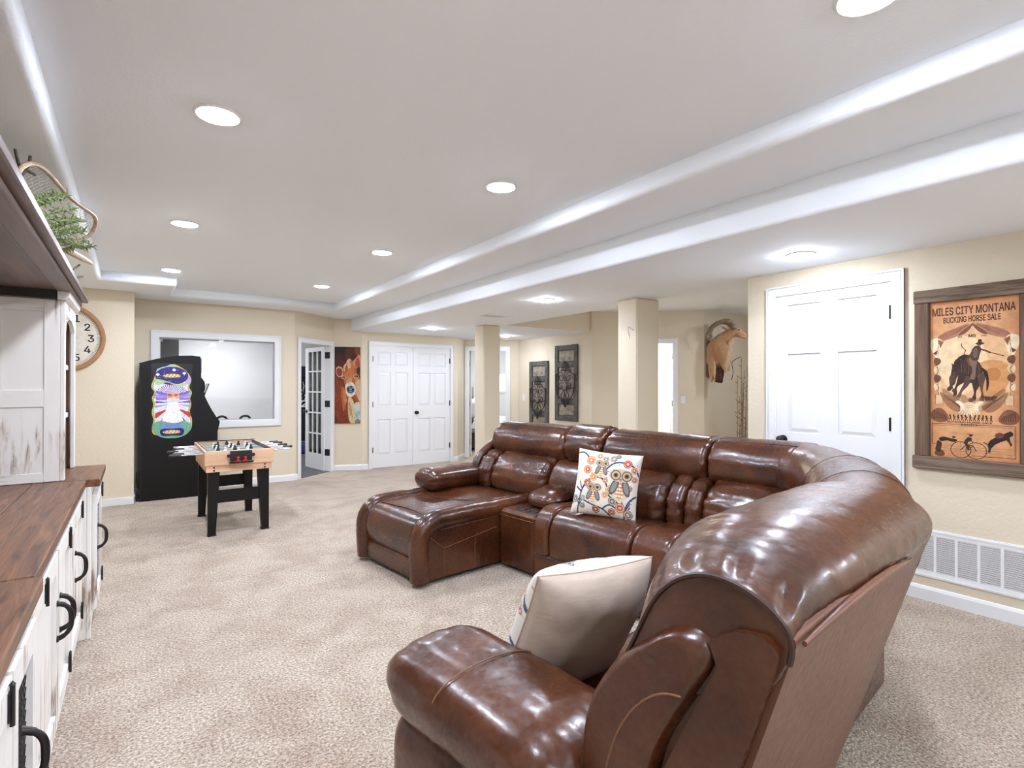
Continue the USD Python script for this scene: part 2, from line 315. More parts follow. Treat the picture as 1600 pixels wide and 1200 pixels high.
solo('wall_alcove', 'beige wall stub carrying the round clock', 'wall', box(-1.2, -.01, 7.5, 8.19, 0, HI, .012), M['wall'], False, kind='structure')
W['far'] = wall('wall_far', 'beige far wall with the white framed interior window', (-.01, 8.07), (1.87, 8.07), HI, [(.243, 1.622, .873, 1.978)])
W['french'] = wall('wall_office', 'beige angled wall with the open glazed door', (1.87, 8.07), (2.6, 8.62), HI, [(.115, .83, 0, 2.0)])
W['cow'] = wall('wall_painting', 'narrow beige wall behind the cow painting', (2.6, 8.62), (2.99, 8.45), HI)
W['dd'] = wall('wall_closet', 'beige wall around the white double doors', (2.99, 8.45), (4.757, 8.45), HI, [(.165, 1.625, 0, 2.03)])
W['strip'] = wall('wall_passage', 'narrow angled beige wall between double doors and bedroom door', (4.757, 8.45), (5.14, 8.87), HI)
W['bed'] = wall('wall_bedroom', 'beige wall with the open bedroom doorway', (5.14, 8.87), (5.99, 8.28), HI, [(.085, .80, 0, 2.04)], cut=.6)
W['hall'] = wall('wall_hall', 'beige wall behind the two decorative metal panels', (5.99, 8.28), (6.0, 6.28), HI)
W['bath'] = wall('wall_bath', 'beige angled wall with the bright open doorway', (6.0, 6.28), (7.38, 5.17), HI, [(.55, 1.289, 0, 2.05)])
W['ram'] = wall('wall_niche', 'beige niche wall behind the mounted ram', (7.38, 5.17), (9.2, 5.17), HI)
W['side'] = wall('wall_side', 'beige wall closing the niche on the right', (9.2, 5.17), (9.2, 2.3), HI)
solo('wall_return', 'beige return wall behind the white panel door', 'wall', box(4.22, 9.2, 2.34, 2.46, 0, HI), M['wall'], False, kind='structure')
W['right'] = wall('wall_right', 'beige wall with white panel door, framed poster and vent grille', (4.1, 2.46), (4.1, -2.3), HI, [(.226, 1.03, 0, 2.06)])
wall('wall_back', 'unseen wall behind the camera, made white to bounce light', (4.1, -2.3), (-1.08, -2.3), HI, material=M['ceiling'])  # unseen wall, whitened to bounce more light onto the ceiling

def on_wall(w, s, z, d=0.0):
    p, t, n, L = W[w]; q = p + t * s - n * d
    return np.array([q[0], q[1], z])
def wframe(m, w, s=0.0, z=0.0, d=0.0):
    """local x along the wall, y up, z out of the wall towards the room"""
    p, t, n, L = W[w]; o = on_wall(w, s, z, d)
    r = frame(m, o, (t[0], t[1], 0), (0, 0, 1), (-n[0], -n[1], 0))
    return r
def casing(n_, w, s0, s1, ztop, wd, z0=0.0, bottom=False, label='white painted door casing'):
    """a mitred casing with two steps round an opening s0..s1; wd = face width"""
    def ring(a, b, th):
        o = shapely.box(s0 - b, (z0 - b) if bottom else 0.0, s1 + b, ztop + b); i = shapely.box(s0 - a, (z0 - a) if bottom else -1.0, s1 + a, ztop + a)
        return prism(o.difference(i), th)
    m = [wframe(ring(-.012, wd, .012), w), wframe(ring(-.006, wd * .72, .018), w), wframe(ring(wd * .80, wd, .022), w)]
    solo(f'trim_{n_}', label, 'door trim' if not bottom else 'window trim', m, M['trim'], False, kind='structure')
casing(1, 'right', .226, 1.03, 2.062, .062, label='white casing around the single six panel door')
casing(2, 'dd', .165, 1.625, 2.032, .055, label='white casing around the double closet doors')
casing(3, 'french', .115, .83, 2.0, .062, label='white casing around the glazed office door')
casing(4, 'bed', .085, .80, 2.04, .075, label='white casing around the bedroom doorway')
casing(5, 'bath', .55, 1.289, 2.05, .07, label='white casing around the bright angled doorway')
casing(6, 'far', .243, 1.622, 1.978, .075, z0=.873, bottom=True, label='white frame around the interior window')
def jamb(w, s0, s1, z1, d0, d1, z0=None):
    m = [wframe(box(s0, s0 + .012, z0 or 0, z1, -d1, -d0), w), wframe(box(s1 - .012, s1, z0 or 0, z1, -d1, -d0), w), wframe(box(s0, s1, z1 - .012, z1, -d1, -d0), w)]
    if z0: m.append(wframe(box(s0, s1, z0, z0 + .015, -d1, -d0), w))
    return m
for k, (w, s0, s1, z1, z0) in enumerate([('french', .115, .83, 2.0, None), ('bed', .085, .80, 2.04, None), ('bath', .55, 1.289, 2.05, None), ('far', .243, 1.622, 1.978, .873)]):
    solo(f'trim_{7 + k}', 'white lining of the ' + ['glazed door opening', 'bedroom doorway', 'bright angled doorway', 'interior window opening'][k], 'door trim', jamb(w, s0, s1, z1, 0, .12, z0), M['trim'], False, kind='structure')
def baseboard(side, label, w, s0, s1, h=.09):
    prof = [(0, 0), (.013, 0), (.013, h - .02), (.006, h - .004), (0, h)]
    m = frame(prism(prof, s1 - s0), on_wall(w, s0, 0), (-W[w][2][0], -W[w][2][1], 0), (0, 0, 1), (W[w][1][0], W[w][1][1], 0))
    if m.volume < 0: m.invert()
    solo('baseboard_' + side, label, 'baseboard', m, M['trim'], False, kind='structure')
baseboard('right', 'white baseboard under the vent grille', 'right', 1.094, 4.7)
baseboard('right', 'short white baseboard left of the panel door', 'right', 0, .162)
baseboard('left', 'white baseboard behind the hutch', 'left', 0, 9.8)
baseboard('far', 'white baseboard under the interior window', 'far', 0, 1.88)
baseboard('office', 'white baseboard left of the glazed door', 'french', 0, .052)
baseboard('painting', 'white baseboard below the cow painting', 'cow', 0, .425)
baseboard('closet', 'white baseboard left of the double doors', 'dd', 0, .108)
baseboard('closet', 'white baseboard right of the double doors', 'dd', 1.682, 1.767)
baseboard('passage', 'white baseboard on the narrow angled wall', 'strip', 0, .56)
baseboard('hall', 'white baseboard below the metal panels', 'hall', 0, 2.0)
baseboard('bath', 'white baseboard of the angled wall', 'bath', 0, .478)
baseboard('niche', 'white baseboard below the ram', 'ram', 0, 1.82)
solo('baseboard_alcove', 'white baseboard under the round clock', 'baseboard', [box(-1.08, .003, 7.487, 7.5, 0, .085, .003), box(-.01, .003, 7.487, 8.07, 0, .085, .003)], M['trim'], False, kind='structure')

# columns
for lab, (x0, x1, y0, y1) in (('square beige column in front of the bedroom doorway', (4.064, 4.345, 6.46, 6.72)), ('square beige column with a bent wire near its top', (4.05, 4.385, 3.60, 3.865))):
    t = T('column', lab, 'column', ((x0 + x1) / 2, (y0 + y1) / 2, 0))
    t.part('shaft', box(x0, x1, y0, y1, 0, Z_LOW, .015), M['wall'], False)
    t.part('base_trim', [box(x0 - .012, x1 + .012, y0 - .012, y1 + .012, 0, .085, .004)], M['trim'], False)
P_ = smooth_path([(4.05, 3.70, 1.86), (4.035, 3.70, 1.92), (4.03, 3.69, 1.945), (4.02, 3.66, 1.93), (4.02, 3.61, 1.905)], 14)
solo('wire_hook', 'thin bent wire sticking out near the top of the column', 'wire', tube(np.vstack([[(4.052, 3.70, 1.82)], P_]), .0022, 6), M['bronze'])

# ------------------------------------------------------------------ six panel doors
def panel_door(t, place, w, h, cols, rows, th=.035, wr=None):
    """slab with raised and sunk panels; cols = [(x0,x1)], rows = [(z0,z1)]; local x,y(up),z(out)"""
    g = shapely.box(0, .008, w, h)
    holes = [shapely.box(a, c, b, d) for a, b in cols for c, d in rows]
    t.part('slab', [place(prism(g.difference(unary_union(holes)), th)), place(box(0, w, .008, h, 0, th - .014))], M['trim'], False)
    for a, b in cols:
        for c, d in rows:
            k0, k1 = .002, .034
            v = []
            for ins, z in ((k0, th - .0135), (k1, th - .003), ):
                v.append([(a + ins, c + ins, z), (b - ins, c + ins, z), (b - ins, d - ins, z), (a + ins, d - ins, z)])
            m = loft(v); t.part('panel', place(m), M['trim'], False)
def knob(t, place, x, z, dep=.0, mtl='bronze', lever=False):
    prof = [(0, 0), (.032, 0), (.032, .006), (.012, .010), (.010, .030), (.022, .036), (.029, .048), (.026, .060), (.012, .067), (0, .068)]
    m = lathe([(max(r, 1e-4), zz) for r, zz in prof], 20); m.apply_translation([x, z, dep]); t.part('knob', place(m), M[mtl], 40, label='dark metal knob')
def hinge(t, place, x, z, dep, wd=.018, hh=.09):
    m = [box(x - wd, x + .004, z - hh / 2, z + hh / 2, dep, dep + .004), tube([(x + .004, z - hh / 2, dep + .006), (x + .004, z + hh / 2, dep + .006)], .007, 8)]
    t.part('hinge', place(tri(m)), M['black'], 30, label='black hinge')
d1 = T('door_1', 'white six panel single door beside the framed poster', 'door', tuple(on_wall('right', .628, 0)), kind='structure')
pl = lambda m: wframe(m, 'right', .229, 0, -.037)
panel_door(d1, pl, .798, 2.055, [(.095, .335), (.455, .70)], [(.21, .78), (1.00, 1.60), (1.70, 1.975)])
knob(d1, pl, .06, .945, .035)
for z in (.30, 1.10, 1.847): hinge(d1, pl, .79, z, .036)
d2 = T('door_2', 'left leaf of the white double closet doors', 'door', tuple(on_wall('dd', .53, 0)), kind='structure')
pl = lambda m: wframe(m, 'dd', .168, 0, -.036)
panel_door(d2, pl, .724, 2.025, [(.10, .325), (.40, .625)], [(.22, .80), (1.02, 1.58), (1.69, 1.92)])
for z in (.30, 1.05, 1.80): hinge(d2, pl, .012, z, .036)
d3 = T('door_3', 'right leaf of the white double closet doors with dark knob', 'door', tuple(on_wall('dd', 1.26, 0)), kind='structure')
pl = lambda m: wframe(m, 'dd', .897, 0, -.036)
panel_door(d3, pl, .724, 2.025, [(.10, .325), (.40, .625)], [(.22, .80), (1.02, 1.58), (1.69, 1.92)])
knob(d3, pl, .06, .90, .035)
for z in (.30, 1.05, 1.80): hinge(d3, pl, .718, z, .036)
# open glazed door: hinged on the right jamb, swung into the dark room
def leaf_frame(hx, hy, ang):
    a = math.radians(ang); return lambda m: frame(m, (hx, hy, 0), (math.cos(a), math.sin(a), 0), (0, 0, 1))
hp = on_wall('french', .815, 0, -.10)
d4 = T('door_4', 'open white glazed door with fifteen panes', 'door', tuple(hp), kind='structure')
lf = leaf_frame(hp[0], hp[1], 99)
gw, gh = .70, 1.98
panes = [(.10 + i * .17, .26 + j * .335) for i in range(3) for j in range(5)]
g = shapely.box(0, .008, gw, gh).difference(unary_union([shapely.box(x, z, x + .148, z + .313) for x, z in panes]))
d4.part('door_frame', lf(shift(prism(g, .035), (0, 0, -.0175))), M['trim'], False)
for x, z in panes: d4.part('pane', lf(box(x, x + .148, z, z + .313, -.002, .002)), M['glass'], False)
for z in (.30, 1.07, 1.84):
    d4.part('hinge', lf(box(-.012, .05, z - .045, z + .045, .0175, .022)), M['black'], False, label='black hinge')
    hq = on_wall('french', .818, z, -.05); d4.part('hinge', wframe(box(-.004, .0, -.05, .05, -.045, .045), 'french', .818, z, -.055), M['black'], False, label='black hinge')
for s in (-1, 1):
    kk = lathe([(1e-4, 0), (.028, 0), (.028, .006), (.010, .010), (.010, .03), (.024, .04), (.024, .055), (1e-4, .062)], 16)
    if s < 0: kk.apply_scale([1, 1, -1]); kk.invert()
    kk.apply_translation([gw - .06, .93, .0175 * s]); d4.part('knob', lf(kk), M['black'], 40)
# bedroom door leaf and bright doorway leaf
hp = on_wall('bed', .10, 0, -.11)
d5 = T('door_5', 'white bedroom door swung open into the bedroom', 'door', tuple(hp), kind='structure')
lf = leaf_frame(hp[0], hp[1], math.degrees(math.atan2(W['bed'][2][1], W['bed'][2][0])) + 12)
panel_door(d5, lf, .70, 2.03, [(.09, .31), (.39, .61)], [(.22, .80), (1.02, 1.58), (1.69, 1.92)])
for z in (.28, 1.02, 1.78): d5.part('hinge', wframe(box(0, .004, z - .05, z + .05, -.05, -.004), 'bed', .098, 0, 0), M['black'], False, label='black hinge')
hp = on_wall('bath', 1.275, 0, -.11)
d6 = T('door_6', 'white door ajar in the bright angled doorway', 'door', tuple(hp), kind='structure')
lf = leaf_frame(hp[0], hp[1], 50)
panel_door(d6, lf, .70, 2.03, [(.09, .31), (.39, .61)], [(.22, .80), (1.02, 1.58), (1.69, 1.92)])
knob(d6, lf, .64, .93, .035)
for z in (.28, 1.08, 1.83): d6.part('hinge', wframe(box(-.004, 0, z - .05, z + .05, -.055, -.004), 'bath', 1.277, 0, 0), M['black'], False, label='black hinge')
# interior window
w1 = T('window_1', 'interior window looking into the exercise room', 'window', tuple(on_wall('far', .93, .873)), kind='structure')
w1.part('pane', wframe(box(.255, 1.61, .888, 1.966, -.062, -.056), 'far'), M['glass'], False)
w1.part('stop', [wframe(prism(shapely.box(.255, .888, 1.61, 1.966).difference(shapely.box(.27, .903, 1.595, 1.951)), .012), 'far', 0, 0, -.075)], M['trim'], False)
# ------------------------------------------------------------------ ceiling lamps
def ceiling_lamp(label, x, y, z, lens, group, r=.078, dome_=.0135):
    t = T('recessed_light', label, 'ceiling light', (x, y, z), group=group)
    ring = lathe([(r, .0), (r, -.004), (r + .006, -.009), (r + .014, -.007), (r + .017, -.001), (r + .017, .0)], 40, (x, y, z))
    t.part('trim_ring', ring, M['trim'], 40)
    t.part('lens', lathe([(1e-4, -dome_), (r * .6, -dome_ + .0005), (r * .92, -dome_ * .8), (r, -dome_ * .45), (r, .0), (1e-4, .0)], 40, (x, y, z)), lens, 40)
    return t.path
G = 'recessed lights in the tray ceiling'
for lab, x, y in (('recessed light nearest the camera in the left row on the tray ceiling', .29, 2.63), ('middle recessed light of the left row on the tray ceiling', .29, 4.53), ('farthest recessed light of the left row, by the ceiling step', .295, 6.43),
                  ('recessed light at the centre of the tray ceiling, second of the right row', 1.76, 2.61), ('third recessed light of the right row on the tray ceiling', 1.77, 4.50), ('farthest recessed light of the right row, before the glazed door', 1.79, 6.43),
                  ('recessed light cut by the top edge of the photo', 1.80, .69), ('added unseen recessed light above the near end of the hutch', .29, .69), ('added unseen recessed light behind the camera on the left', .29, -1.1), ('added unseen recessed light behind the camera on the right', 1.78, -1.1)):  # last three lamps are unseen, added to carry the lighting on
    ceiling_lamp(lab, x, y, Z_TRAY, M['lens'], G)
G = 'recessed lights in the low ceiling'
for lab, x, y, z in (('bright recessed light above the white panel door', 3.62, 1.8, Z_LOW), ('bright recessed light in the low ceiling between the two columns', 3.42, 4.25, Z_LOW), ('bright recessed light in front of the double doors', 3.70, 7.35, Z_LOW), ('recessed light in the passage by the bedroom door', 5.28, 7.7, Z_LOW),
                     ('added recessed light in the raised niche ceiling, unseen behind the soffit', 5.6, 4.2, Z_POCKET), ('added unseen recessed light in the far part of the niche ceiling', 7.6, 3.8, Z_POCKET), ('recessed light above the sofa back, out of the frame', 3.62, -.6, Z_LOW)):  # the two niche lamps are unseen, added to brighten a dim niche
    ceiling_lamp(lab, x, y, z, M['lens_hall'], G, .07, .024)
t = T('ceiling_vent', 'small white supply vent in the low ceiling by the far column', 'air vent', (3.68, 5.60, Z_LOW))
t.part('frame', frame(prism(shapely.box(-.16, -.085, .16, .085).difference(shapely.box(-.13, -.055, .13, .055)), .006), (3.68, 5.60, Z_LOW - .006), (1, 0, 0), (0, 1, 0)), M['trim'], False)
t.part('backing', box(3.55, 3.81, 5.545, 5.655, Z_LOW - .001, Z_LOW), M['black'], False)
for k in range(6): t.part('slat', rot(box(3.552, 3.808, -.008, .008, -.0012, .0012), 35, (1, 0, 0)).apply_translation([0, 5.555 + .018 * k, Z_LOW - .004]), M['trim'], False)

# ================================================================== SECTIONAL SOFA (local u, v, z; turned 7 degrees)
ph = math.radians(7.0); U_ = np.array([math.cos(ph), math.sin(ph), 0]); V_ = np.array([-math.sin(ph), math.cos(ph), 0])
def uv(u, v, z=0.0): return tuple(u * U_ + v * V_ + np.array([0, 0, z]))
S = T('sectional_sofa', 'large brown leather reclining sectional sofa with chaise, console and curved corner', 'sofa', uv(2.6, 2.2), 7.0, off=(2.6, 2.2, 0))
main = lambda a, b, t: (a, t, b)
near = lambda a, b, t: (t, 3.77 - a, b)
HEAD = [(3.15, .76), (3.115, .86), (3.15, .955), (3.245, 1.02), (3.36, 1.022), (3.445, .955), (3.43, .83), (3.28, .75)]
LUMB = [(2.99, .47), (2.965, .57), (3.01, .69), (3.10, .765), (3.28, .775), (3.24, .6), (3.14, .45)]
LE = M['leather']
def leatherpart(name, prof, t0, t1, fn, r=.03, label=None, amp=.004, sc=7, seed=0, material=None, crown=0.0, wr=.0, n=22, rows=64, capf=1.0):
    return S.part(name, lumpy(pad(prof, t0, t1, fn, r, n, rows, crown, wr, seed, capf), amp, sc, seed), material or LE, 60, label)
def seamline(pts, n=30, r=.0035, material=None, parent=None, sm=True, name='seam'):
    P = smooth_path(pts, n) if sm else np.array(pts, float)
    S.part(name, tube(P, r, 6), material or M['seam'], 40, parent=parent)
# --- main run: backs
hd = []
hd.append(leatherpart('headrest', HEAD, 3.74, 2.85, main, .06, 'headrest roll above the chaise seat', .006, 6, 1, wr=.03))
HC = [(a - .012, b + .018) for a, b in HEAD]
hd.append(leatherpart('headrest', HC, 2.84, 2.475, main, .04, 'narrow gathered headrest roll above the console', .006, 8, 2, wr=.05))
hd.append(leatherpart('headrest', HEAD, 2.465, 1.66, main, .035, 'headrest roll behind the owl pillow', .005, 6, 3, wr=.03))
hd.append(leatherpart('headrest', HEAD, 1.65, 1.07, main, .035, 'headrest roll next to the corner', .005, 6, 4, wr=.03))
for k, (a, b) in enumerate(((3.70, 2.88), (2.43, 1.69), (1.62, 1.09))): seamline([(3.21, a, 1.012), (3.2, (a + b) / 2, 1.016), (3.21, b, 1.012)], 20, .003, parent=hd[(0, 2, 3)[k]])
leatherpart('back_cushion', LUMB, 3.57, 2.93, main, .06, 'lumbar cushion of the chaise seat', .008, 8, 5, wr=.05)
leatherpart('back_bolster', [(a - .012, b) for a, b in LUMB], 3.74, 3.58, main, .05, None, .006, 9, 6, wr=.04)
leatherpart('back_bolster', [(a + .05, b) for a, b in LUMB], 2.92, 2.46, main, .03, 'flat lower back behind the console', .004, 9, 7)
leatherpart('back_cushion', [(a - .015, b) for a, b in LUMB], 2.45, 1.86, main, .06, 'lumbar cushion beside the owl pillow', .010, 8, 8, wr=.05)
leatherpart('back_bolster', LUMB, 1.85, 1.735, main, .04, None, .006, 9, 9, wr=.04)
leatherpart('back_bolster', LUMB, 1.725, 1.62, main, .04, None, .006, 9, 10, wr=.04)
leatherpart('back_cushion', LUMB, 1.61, 1.12, main, .06, 'lumbar cushion next to the corner', .010, 8, 11, wr=.05)
SHELL = Polygon([(3.36, .965), (3.43, .955), (3.455, .92), (3.185, .06), (3.06, .06), (3.26, .80)]).buffer(-.012).buffer(.012)
SHELL_N = Polygon([(3.38, .95), (3.445, .982), (3.468, .972), (3.187, .06), (3.06, .06), (3.26, .80)]).buffer(-.012).buffer(.012)
def shell(t0, t1, which):
    m = prism(SHELL if which == 'main' else SHELL_N, abs(t1 - t0))
    if which == 'main': m = frame(m, (0, max(t0, t1), 0), (1, 0, 0), (0, 0, 1))
    else: m = frame(m, (min(t0, t1), 3.77, 0), (0, -1, 0), (0, 0, 1), (1, 0, 0))
    if m.volume < 0: m.invert()
    return m
S.part('outer_back', shell(1.07, 3.76, 'main'), M['leather_matt'], 30, 'plain outer back of the long side')
leatherpart('side_wing', [(2.97, .40), (2.955, .55), (2.99, .70), (3.10, .80), (3.30, .90), (3.44, .93), (3.30, .5), (3.2, .12), (3.0, .12)], 3.83, 3.745, main, .035, 'outer side of the back by the chaise arm', .003, 6, 12)
# --- main run: seats
SEAT = [(2.60, .20), (2.585, .30), (2.60, .41), (2.655, .485), (2.76, .515), (2.92, .50), (3.08, .475), (3.1, .3), (2.9, .2)]
sp = leatherpart('seat', SEAT, 2.495, 1.855, main, .028, 'seat with inset front panel beside the console', .004, 6, 13)
leatherpart('seat_bolster', [(a - .004, b + .003) for a, b in SEAT], 2.645, 2.50, main, .03, None, .003, 8, 14)
leatherpart('seat_bolster', [(a - .006, b + .006) for a, b in SEAT], 1.85, 1.585, main, .04, None, .003, 8, 15)
S.part('front_rail', box(2.60, 2.75, 1.58, 2.645, .025, .205, .012), LE, 30)
seamline([(2.595, 2.60, .19), (2.592, 2.45, .195), (2.592, 1.9, .197), (2.592, 1.62, .197)], 24, .004, parent=sp)
# corner and armless seat
cs = Polygon([(1.87, .62), (1.87, 1.19), (2.2, 1.22), (2.50, 1.36), (2.63, 1.57), (3.12, 1.57), (3.22, 1.0), (2.7, .62)]).buffer(-.04).buffer(.04)
S.part('seat', lumpy(loft([np.c_[np.array(cs.buffer(-o).exterior.coords)[:-1][np.linspace(0, len(cs.buffer(-o).exterior.coords) - 2, 60).astype(int)], np.full(60, z)] for o, z in ((.03, .06), (0, .10), (0, .42), (.012, .46), (.05, .485))]), .003, 8), LE, 50, 'wedge shaped corner seat')
# --- console with cup holders
cn = S.part('console', box(2.625, 3.08, 2.655, 3.04, .025, .44, .022), LE, 30, 'leather console between chaise and seat')
seamline([(2.6235, 2.67, .395), (2.6235, 3.03, .395)], 4, .002, M['stitch'], cn, False)
seamline([(2.6235, 2.685, .03), (2.6235, 2.685, .39)], 4, .002, M['stitch'], cn, False)
for v in (2.885, 2.765):
    S.part('cup_holder', [lathe([(.033, .4405), (.034, .446), (.040, .447), (.043, .4405)], 28, (2.715, v, 0)), lathe([(1e-4, .4405), (.033, .4405), (.033, .4412), (1e-4, .4412)], 28, (2.715, v, 0))], M['black'], 40, 'black cup holder', parent=cn)
leatherpart('console_armrest', [(2.82, .45), (2.795, .49), (2.83, .545), (2.93, .575), (3.10, .575), (3.15, .47), (3.0, .44)], 2.965, 2.66, main, .10, 'padded armrest behind the cup holders', .005, 9, 16)
# --- chaise
CH = [(1.955, .165), (1.93, .22), (1.925, .31), (1.95, .39), (2.015, .437), (2.15, .455), (2.5, .468), (2.95, .475), (3.06, .44), (3.0, .3), (2.2, .17)]
ch = leatherpart('chaise_cushion', CH, 3.80, 3.145, main, .025, 'chaise cushion with quilted inset', .004, 5, 17)
S.part('chaise_rail', lumpy(pad([(1.95, .035), (1.938, .10), (1.95, .16), (2.02, .16), (2.02, .035)], 3.80, 3.145, main, .015, 10, 30), .002, 8), LE, 50)
for v0, sgn in ((3.09, 1), (3.862, -1)):
    P = smooth_path([(1.965, v0, .035), (1.955, v0, .20), (1.965, v0, .33), (2.02, v0, .405), (2.14, v0, .43), (2.55, v0, .43), (3.03, v0, .43)], 70)
    b = tube(P, .066, 20, up=(0, 1, 0), ry=.068)
    b = lumpy(b, .004, 12, 18)
    S.part('chaise_bolster', b, LE, 60, 'rolled edge of the chaise' + (' facing the seat' if sgn > 0 else ' on the far side'))
sd = S.part('side_panel', box(1.995, 2.66, 3.045, 3.10, .03, .385, .012), LE, 30, 'stitched side panel of the chaise')
S.part('chaise_base', box(1.99, 3.1, 3.08, 3.88, .02, .36, .01), M['black'], False, 'dark base of the chaise')
for line in ([(2.01, .335), (2.13, .235), (2.13, .04)], [(2.13, .235), (2.60, .30)], [(2.40, .272), (2.40, .04)], [(2.10, .365), (2.64, .382)]):
    seamline([(a, 3.0435, b) for a, b in line], 2, .0018, M['stitch'], sd, False, 'stitch_line')
seamline([(2.045, 3.79, .447), (2.06, 3.6, .451), (2.075, 3.4, .452), (2.05, 3.155, .447)], 20, .004, parent=ch)
seamline([(2.47, 3.79, .471), (2.42, 3.65, .471), (2.42, 3.45, .471), (2.55, 3.27, .473), (2.75, 3.16, .474)], 30, .003, parent=ch)
seamline([(2.75, 3.79, .474), (2.72, 3.4, .475), (2.80, 3.16, .474)], 20, .003, parent=ch)
# far arm
ARM = lambda c, z0=.0: [(c - .165, .55 + z0), (c - .155, .615 + z0), (c - .08, .655 + z0), (c + .04, .662 + z0), (c + .14, .63 + z0), (c + .17, .56 + z0), (c + .13, .49 + z0), (c, .47 + z0), (c - .12, .48 + z0)]
farfn = lambda a, b, t: (t, a, b + .0)
fa = leatherpart('armrest', ARM(3.86, -.01), 2.47, 3.08, farfn, .08, 'padded armrest at the far end of the chaise', .006, 7, 19, wr=.03)
seamline([(2.78, 3.70, .575), (2.78, 3.74, .625), (2.78, 3.82, .651), (2.78, 3.9, .652), (2.78, 3.98, .63)], 20, .003, parent=fa)
leatherpart('arm_base', [(3.755, .05), (3.745, .3), (3.76, .47), (3.88, .50), (3.985, .47), (4.0, .3), (3.985, .05)], 2.50, 3.15, farfn, .06, None, .003, 6, 20)
# --- near recliner (faces v): arm, seat, back
na = leatherpart('armrest', ARM(.865), 1.355, .66, lambda a, b, t: (a, t, b), .13, 'padded armrest nearest the camera', .008, 6, 21, wr=.02, n=30)
q = smooth_path(ARM(.865), 60, True); c0 = q.mean(0)
seamline([(c0[0] + (p[0] - c0[0]) * 1.035, 1.03 - .12 * (p[0] - .865), c0[1] + (p[1] - c0[1]) * 1.05) for p in q[4:36]], 60, .0017, M['stitch'], na)
seamline([(1.022, 1.03, .607), (1.024, .95, .610), (1.024, .85, .610), (1.0, .74, .62)], 24, .0017, M['stitch'], na)
ab = leatherpart('arm_base', [(.735, .03), (.725, .3), (.745, .46), (.86, .50), (1.0, .47), (1.01, .3), (1.0, .03)], 1.30, .50, lambda a, b, t: (a, t, b), .05, 'leather side below the nearest armrest', .003, 6, 22)
S.part('power_button', [lathe([(1e-4, 0), (.030, 0), (.030, .006), (.024, .009), (.022, .004), (1e-4, .004)], 28).apply_transform(trimesh.transformations.rotation_matrix(-math.pi / 2, (0, 1, 0))).apply_translation([.728, .99, .40])], M['black'], 40, 'round dark recliner button', parent=ab)
nseat = leatherpart('seat', SEAT, 1.05, 1.85, near, .04, 'seat of the recliner nearest the camera', .004, 6, 23)
S.part('front_rail', box(1.04, 1.85, 1.02, 1.17, .025, .205, .012), LE, 30)
leatherpart('back_cushion', LUMB, 1.03, 1.80, near, .07, 'lumbar cushion of the recliner nearest the camera', .008, 8, 24, wr=.04)
HM = smooth_path([(3.15, .79), (3.065, .87), (3.055, .95), (3.12, 1.03), (3.25, 1.066), (3.39, 1.056), (3.464, .995), (3.44, .90), (3.29, .785)], 72, True)
HE = smooth_path([(3.165, .832), (3.18, .87), (3.20, .912), (3.245, .99), (3.315, 1.037), (3.408, 1.03), (3.466, .978), (3.45, .91), (3.29, .825)], 72, True)
R_ = []
for x in np.r_[.832, .836, .846, np.linspace(.86, 1.80, 90)]:
    w_ = min(1, max(0, (x - .832) / .37)) ** .75; edge_ = min(1, (x - .832) / .02); q = HE * (1 - w_) + HM * w_; c_ = HE.mean(0)
    if edge_ < 1: q = c_ + (q - c_) * (.94 + .06 * math.sqrt(1 - (1 - edge_) ** 2))
    fold = .010 * math.exp(-((x - .90) / .05) ** 2) * np.maximum(0, np.sin(np.arange(72) * .9)) ** 3 * (np.arange(72) > 10) * (np.arange(72) < 46)
    q = q + (q - q.mean(0)) / np.linalg.norm(q - q.mean(0), axis=1, keepdims=True) * -fold[:, None]
    wv = meshkit.noise(np.stack([np.full(72, x * 26), np.cos(np.arange(72) * .0873) * 1.1, np.sin(np.arange(72) * .0873) * 1.1], 1), 31) + .6 * meshkit.noise(np.stack([np.full(72, x * 61), np.cos(np.arange(72) * .0873) * 2, np.sin(np.arange(72) * .0873) * 2], 1), 32) - .8
    q = q + (q - q.mean(0)) / np.linalg.norm(q - q.mean(0), axis=1, keepdims=True) * (.0036 * wv * min(1, (x - .832) / .05))[:, None]
    R_.append([(x, 3.77 - a_, b_) for a_, b_ in q])
hn = S.part('headrest', lumpy(loft(R_), .0035, 4, 25), LE, 60, 'big headrest roll of the recliner nearest the camera')
cE = HE.mean(0)
seamline([(.832, 3.77 - (cE[0] + (p[0] - cE[0]) * .98), cE[1] + (p[1] - cE[1]) * .98) for p in HE[1:43]], 60, .0045, M['seam'], hn)
S.part('outer_back', shell(.846, 1.785, 'near'), M['leather_matt'], 30, 'plain outer back of the nearest recliner')
WING = [(3.04, .30), (3.06, .56), (3.09, .735), (3.165, .85), (3.24, .915), (3.31, .95), (3.352, .935), (3.335, .87), (3.235, .65), (3.10, .28)]
wg = leatherpart('side_wing', WING, .802, 1.0, near, .06, 'padded side of the nearest recliner back', .004, 7, 26, capf=.6)
seamline([(.8025, 3.77 - a, b) for a, b in ((3.125, .42), (3.14, .60), (3.175, .72), (3.23, .80), (3.28, .832), (3.302, .836))], 40, .0022, M['stitch'], wg)
WB = [(3.34, .94), (3.385, .968), (3.43, .974), (3.452, .955), (3.179, .07), (3.02, .07), (3.11, .35), (3.255, .68), (3.355, .90)]
m = prism(Polygon(WB).buffer(-.012).buffer(.012), .180); m = frame(m, (.819, 3.77, 0), (0, -1, 0), (0, 0, 1), (1, 0, 0)); m.invert() if m.volume < 0 else None
S.part('back_side', m, LE, 30, 'flat side band of the nearest recliner back')
wl = smooth_path([(3.468, .966, .0), (3.471, .972, .2), (3.470, .965, .45), (3.462, .94, .70)], 30)
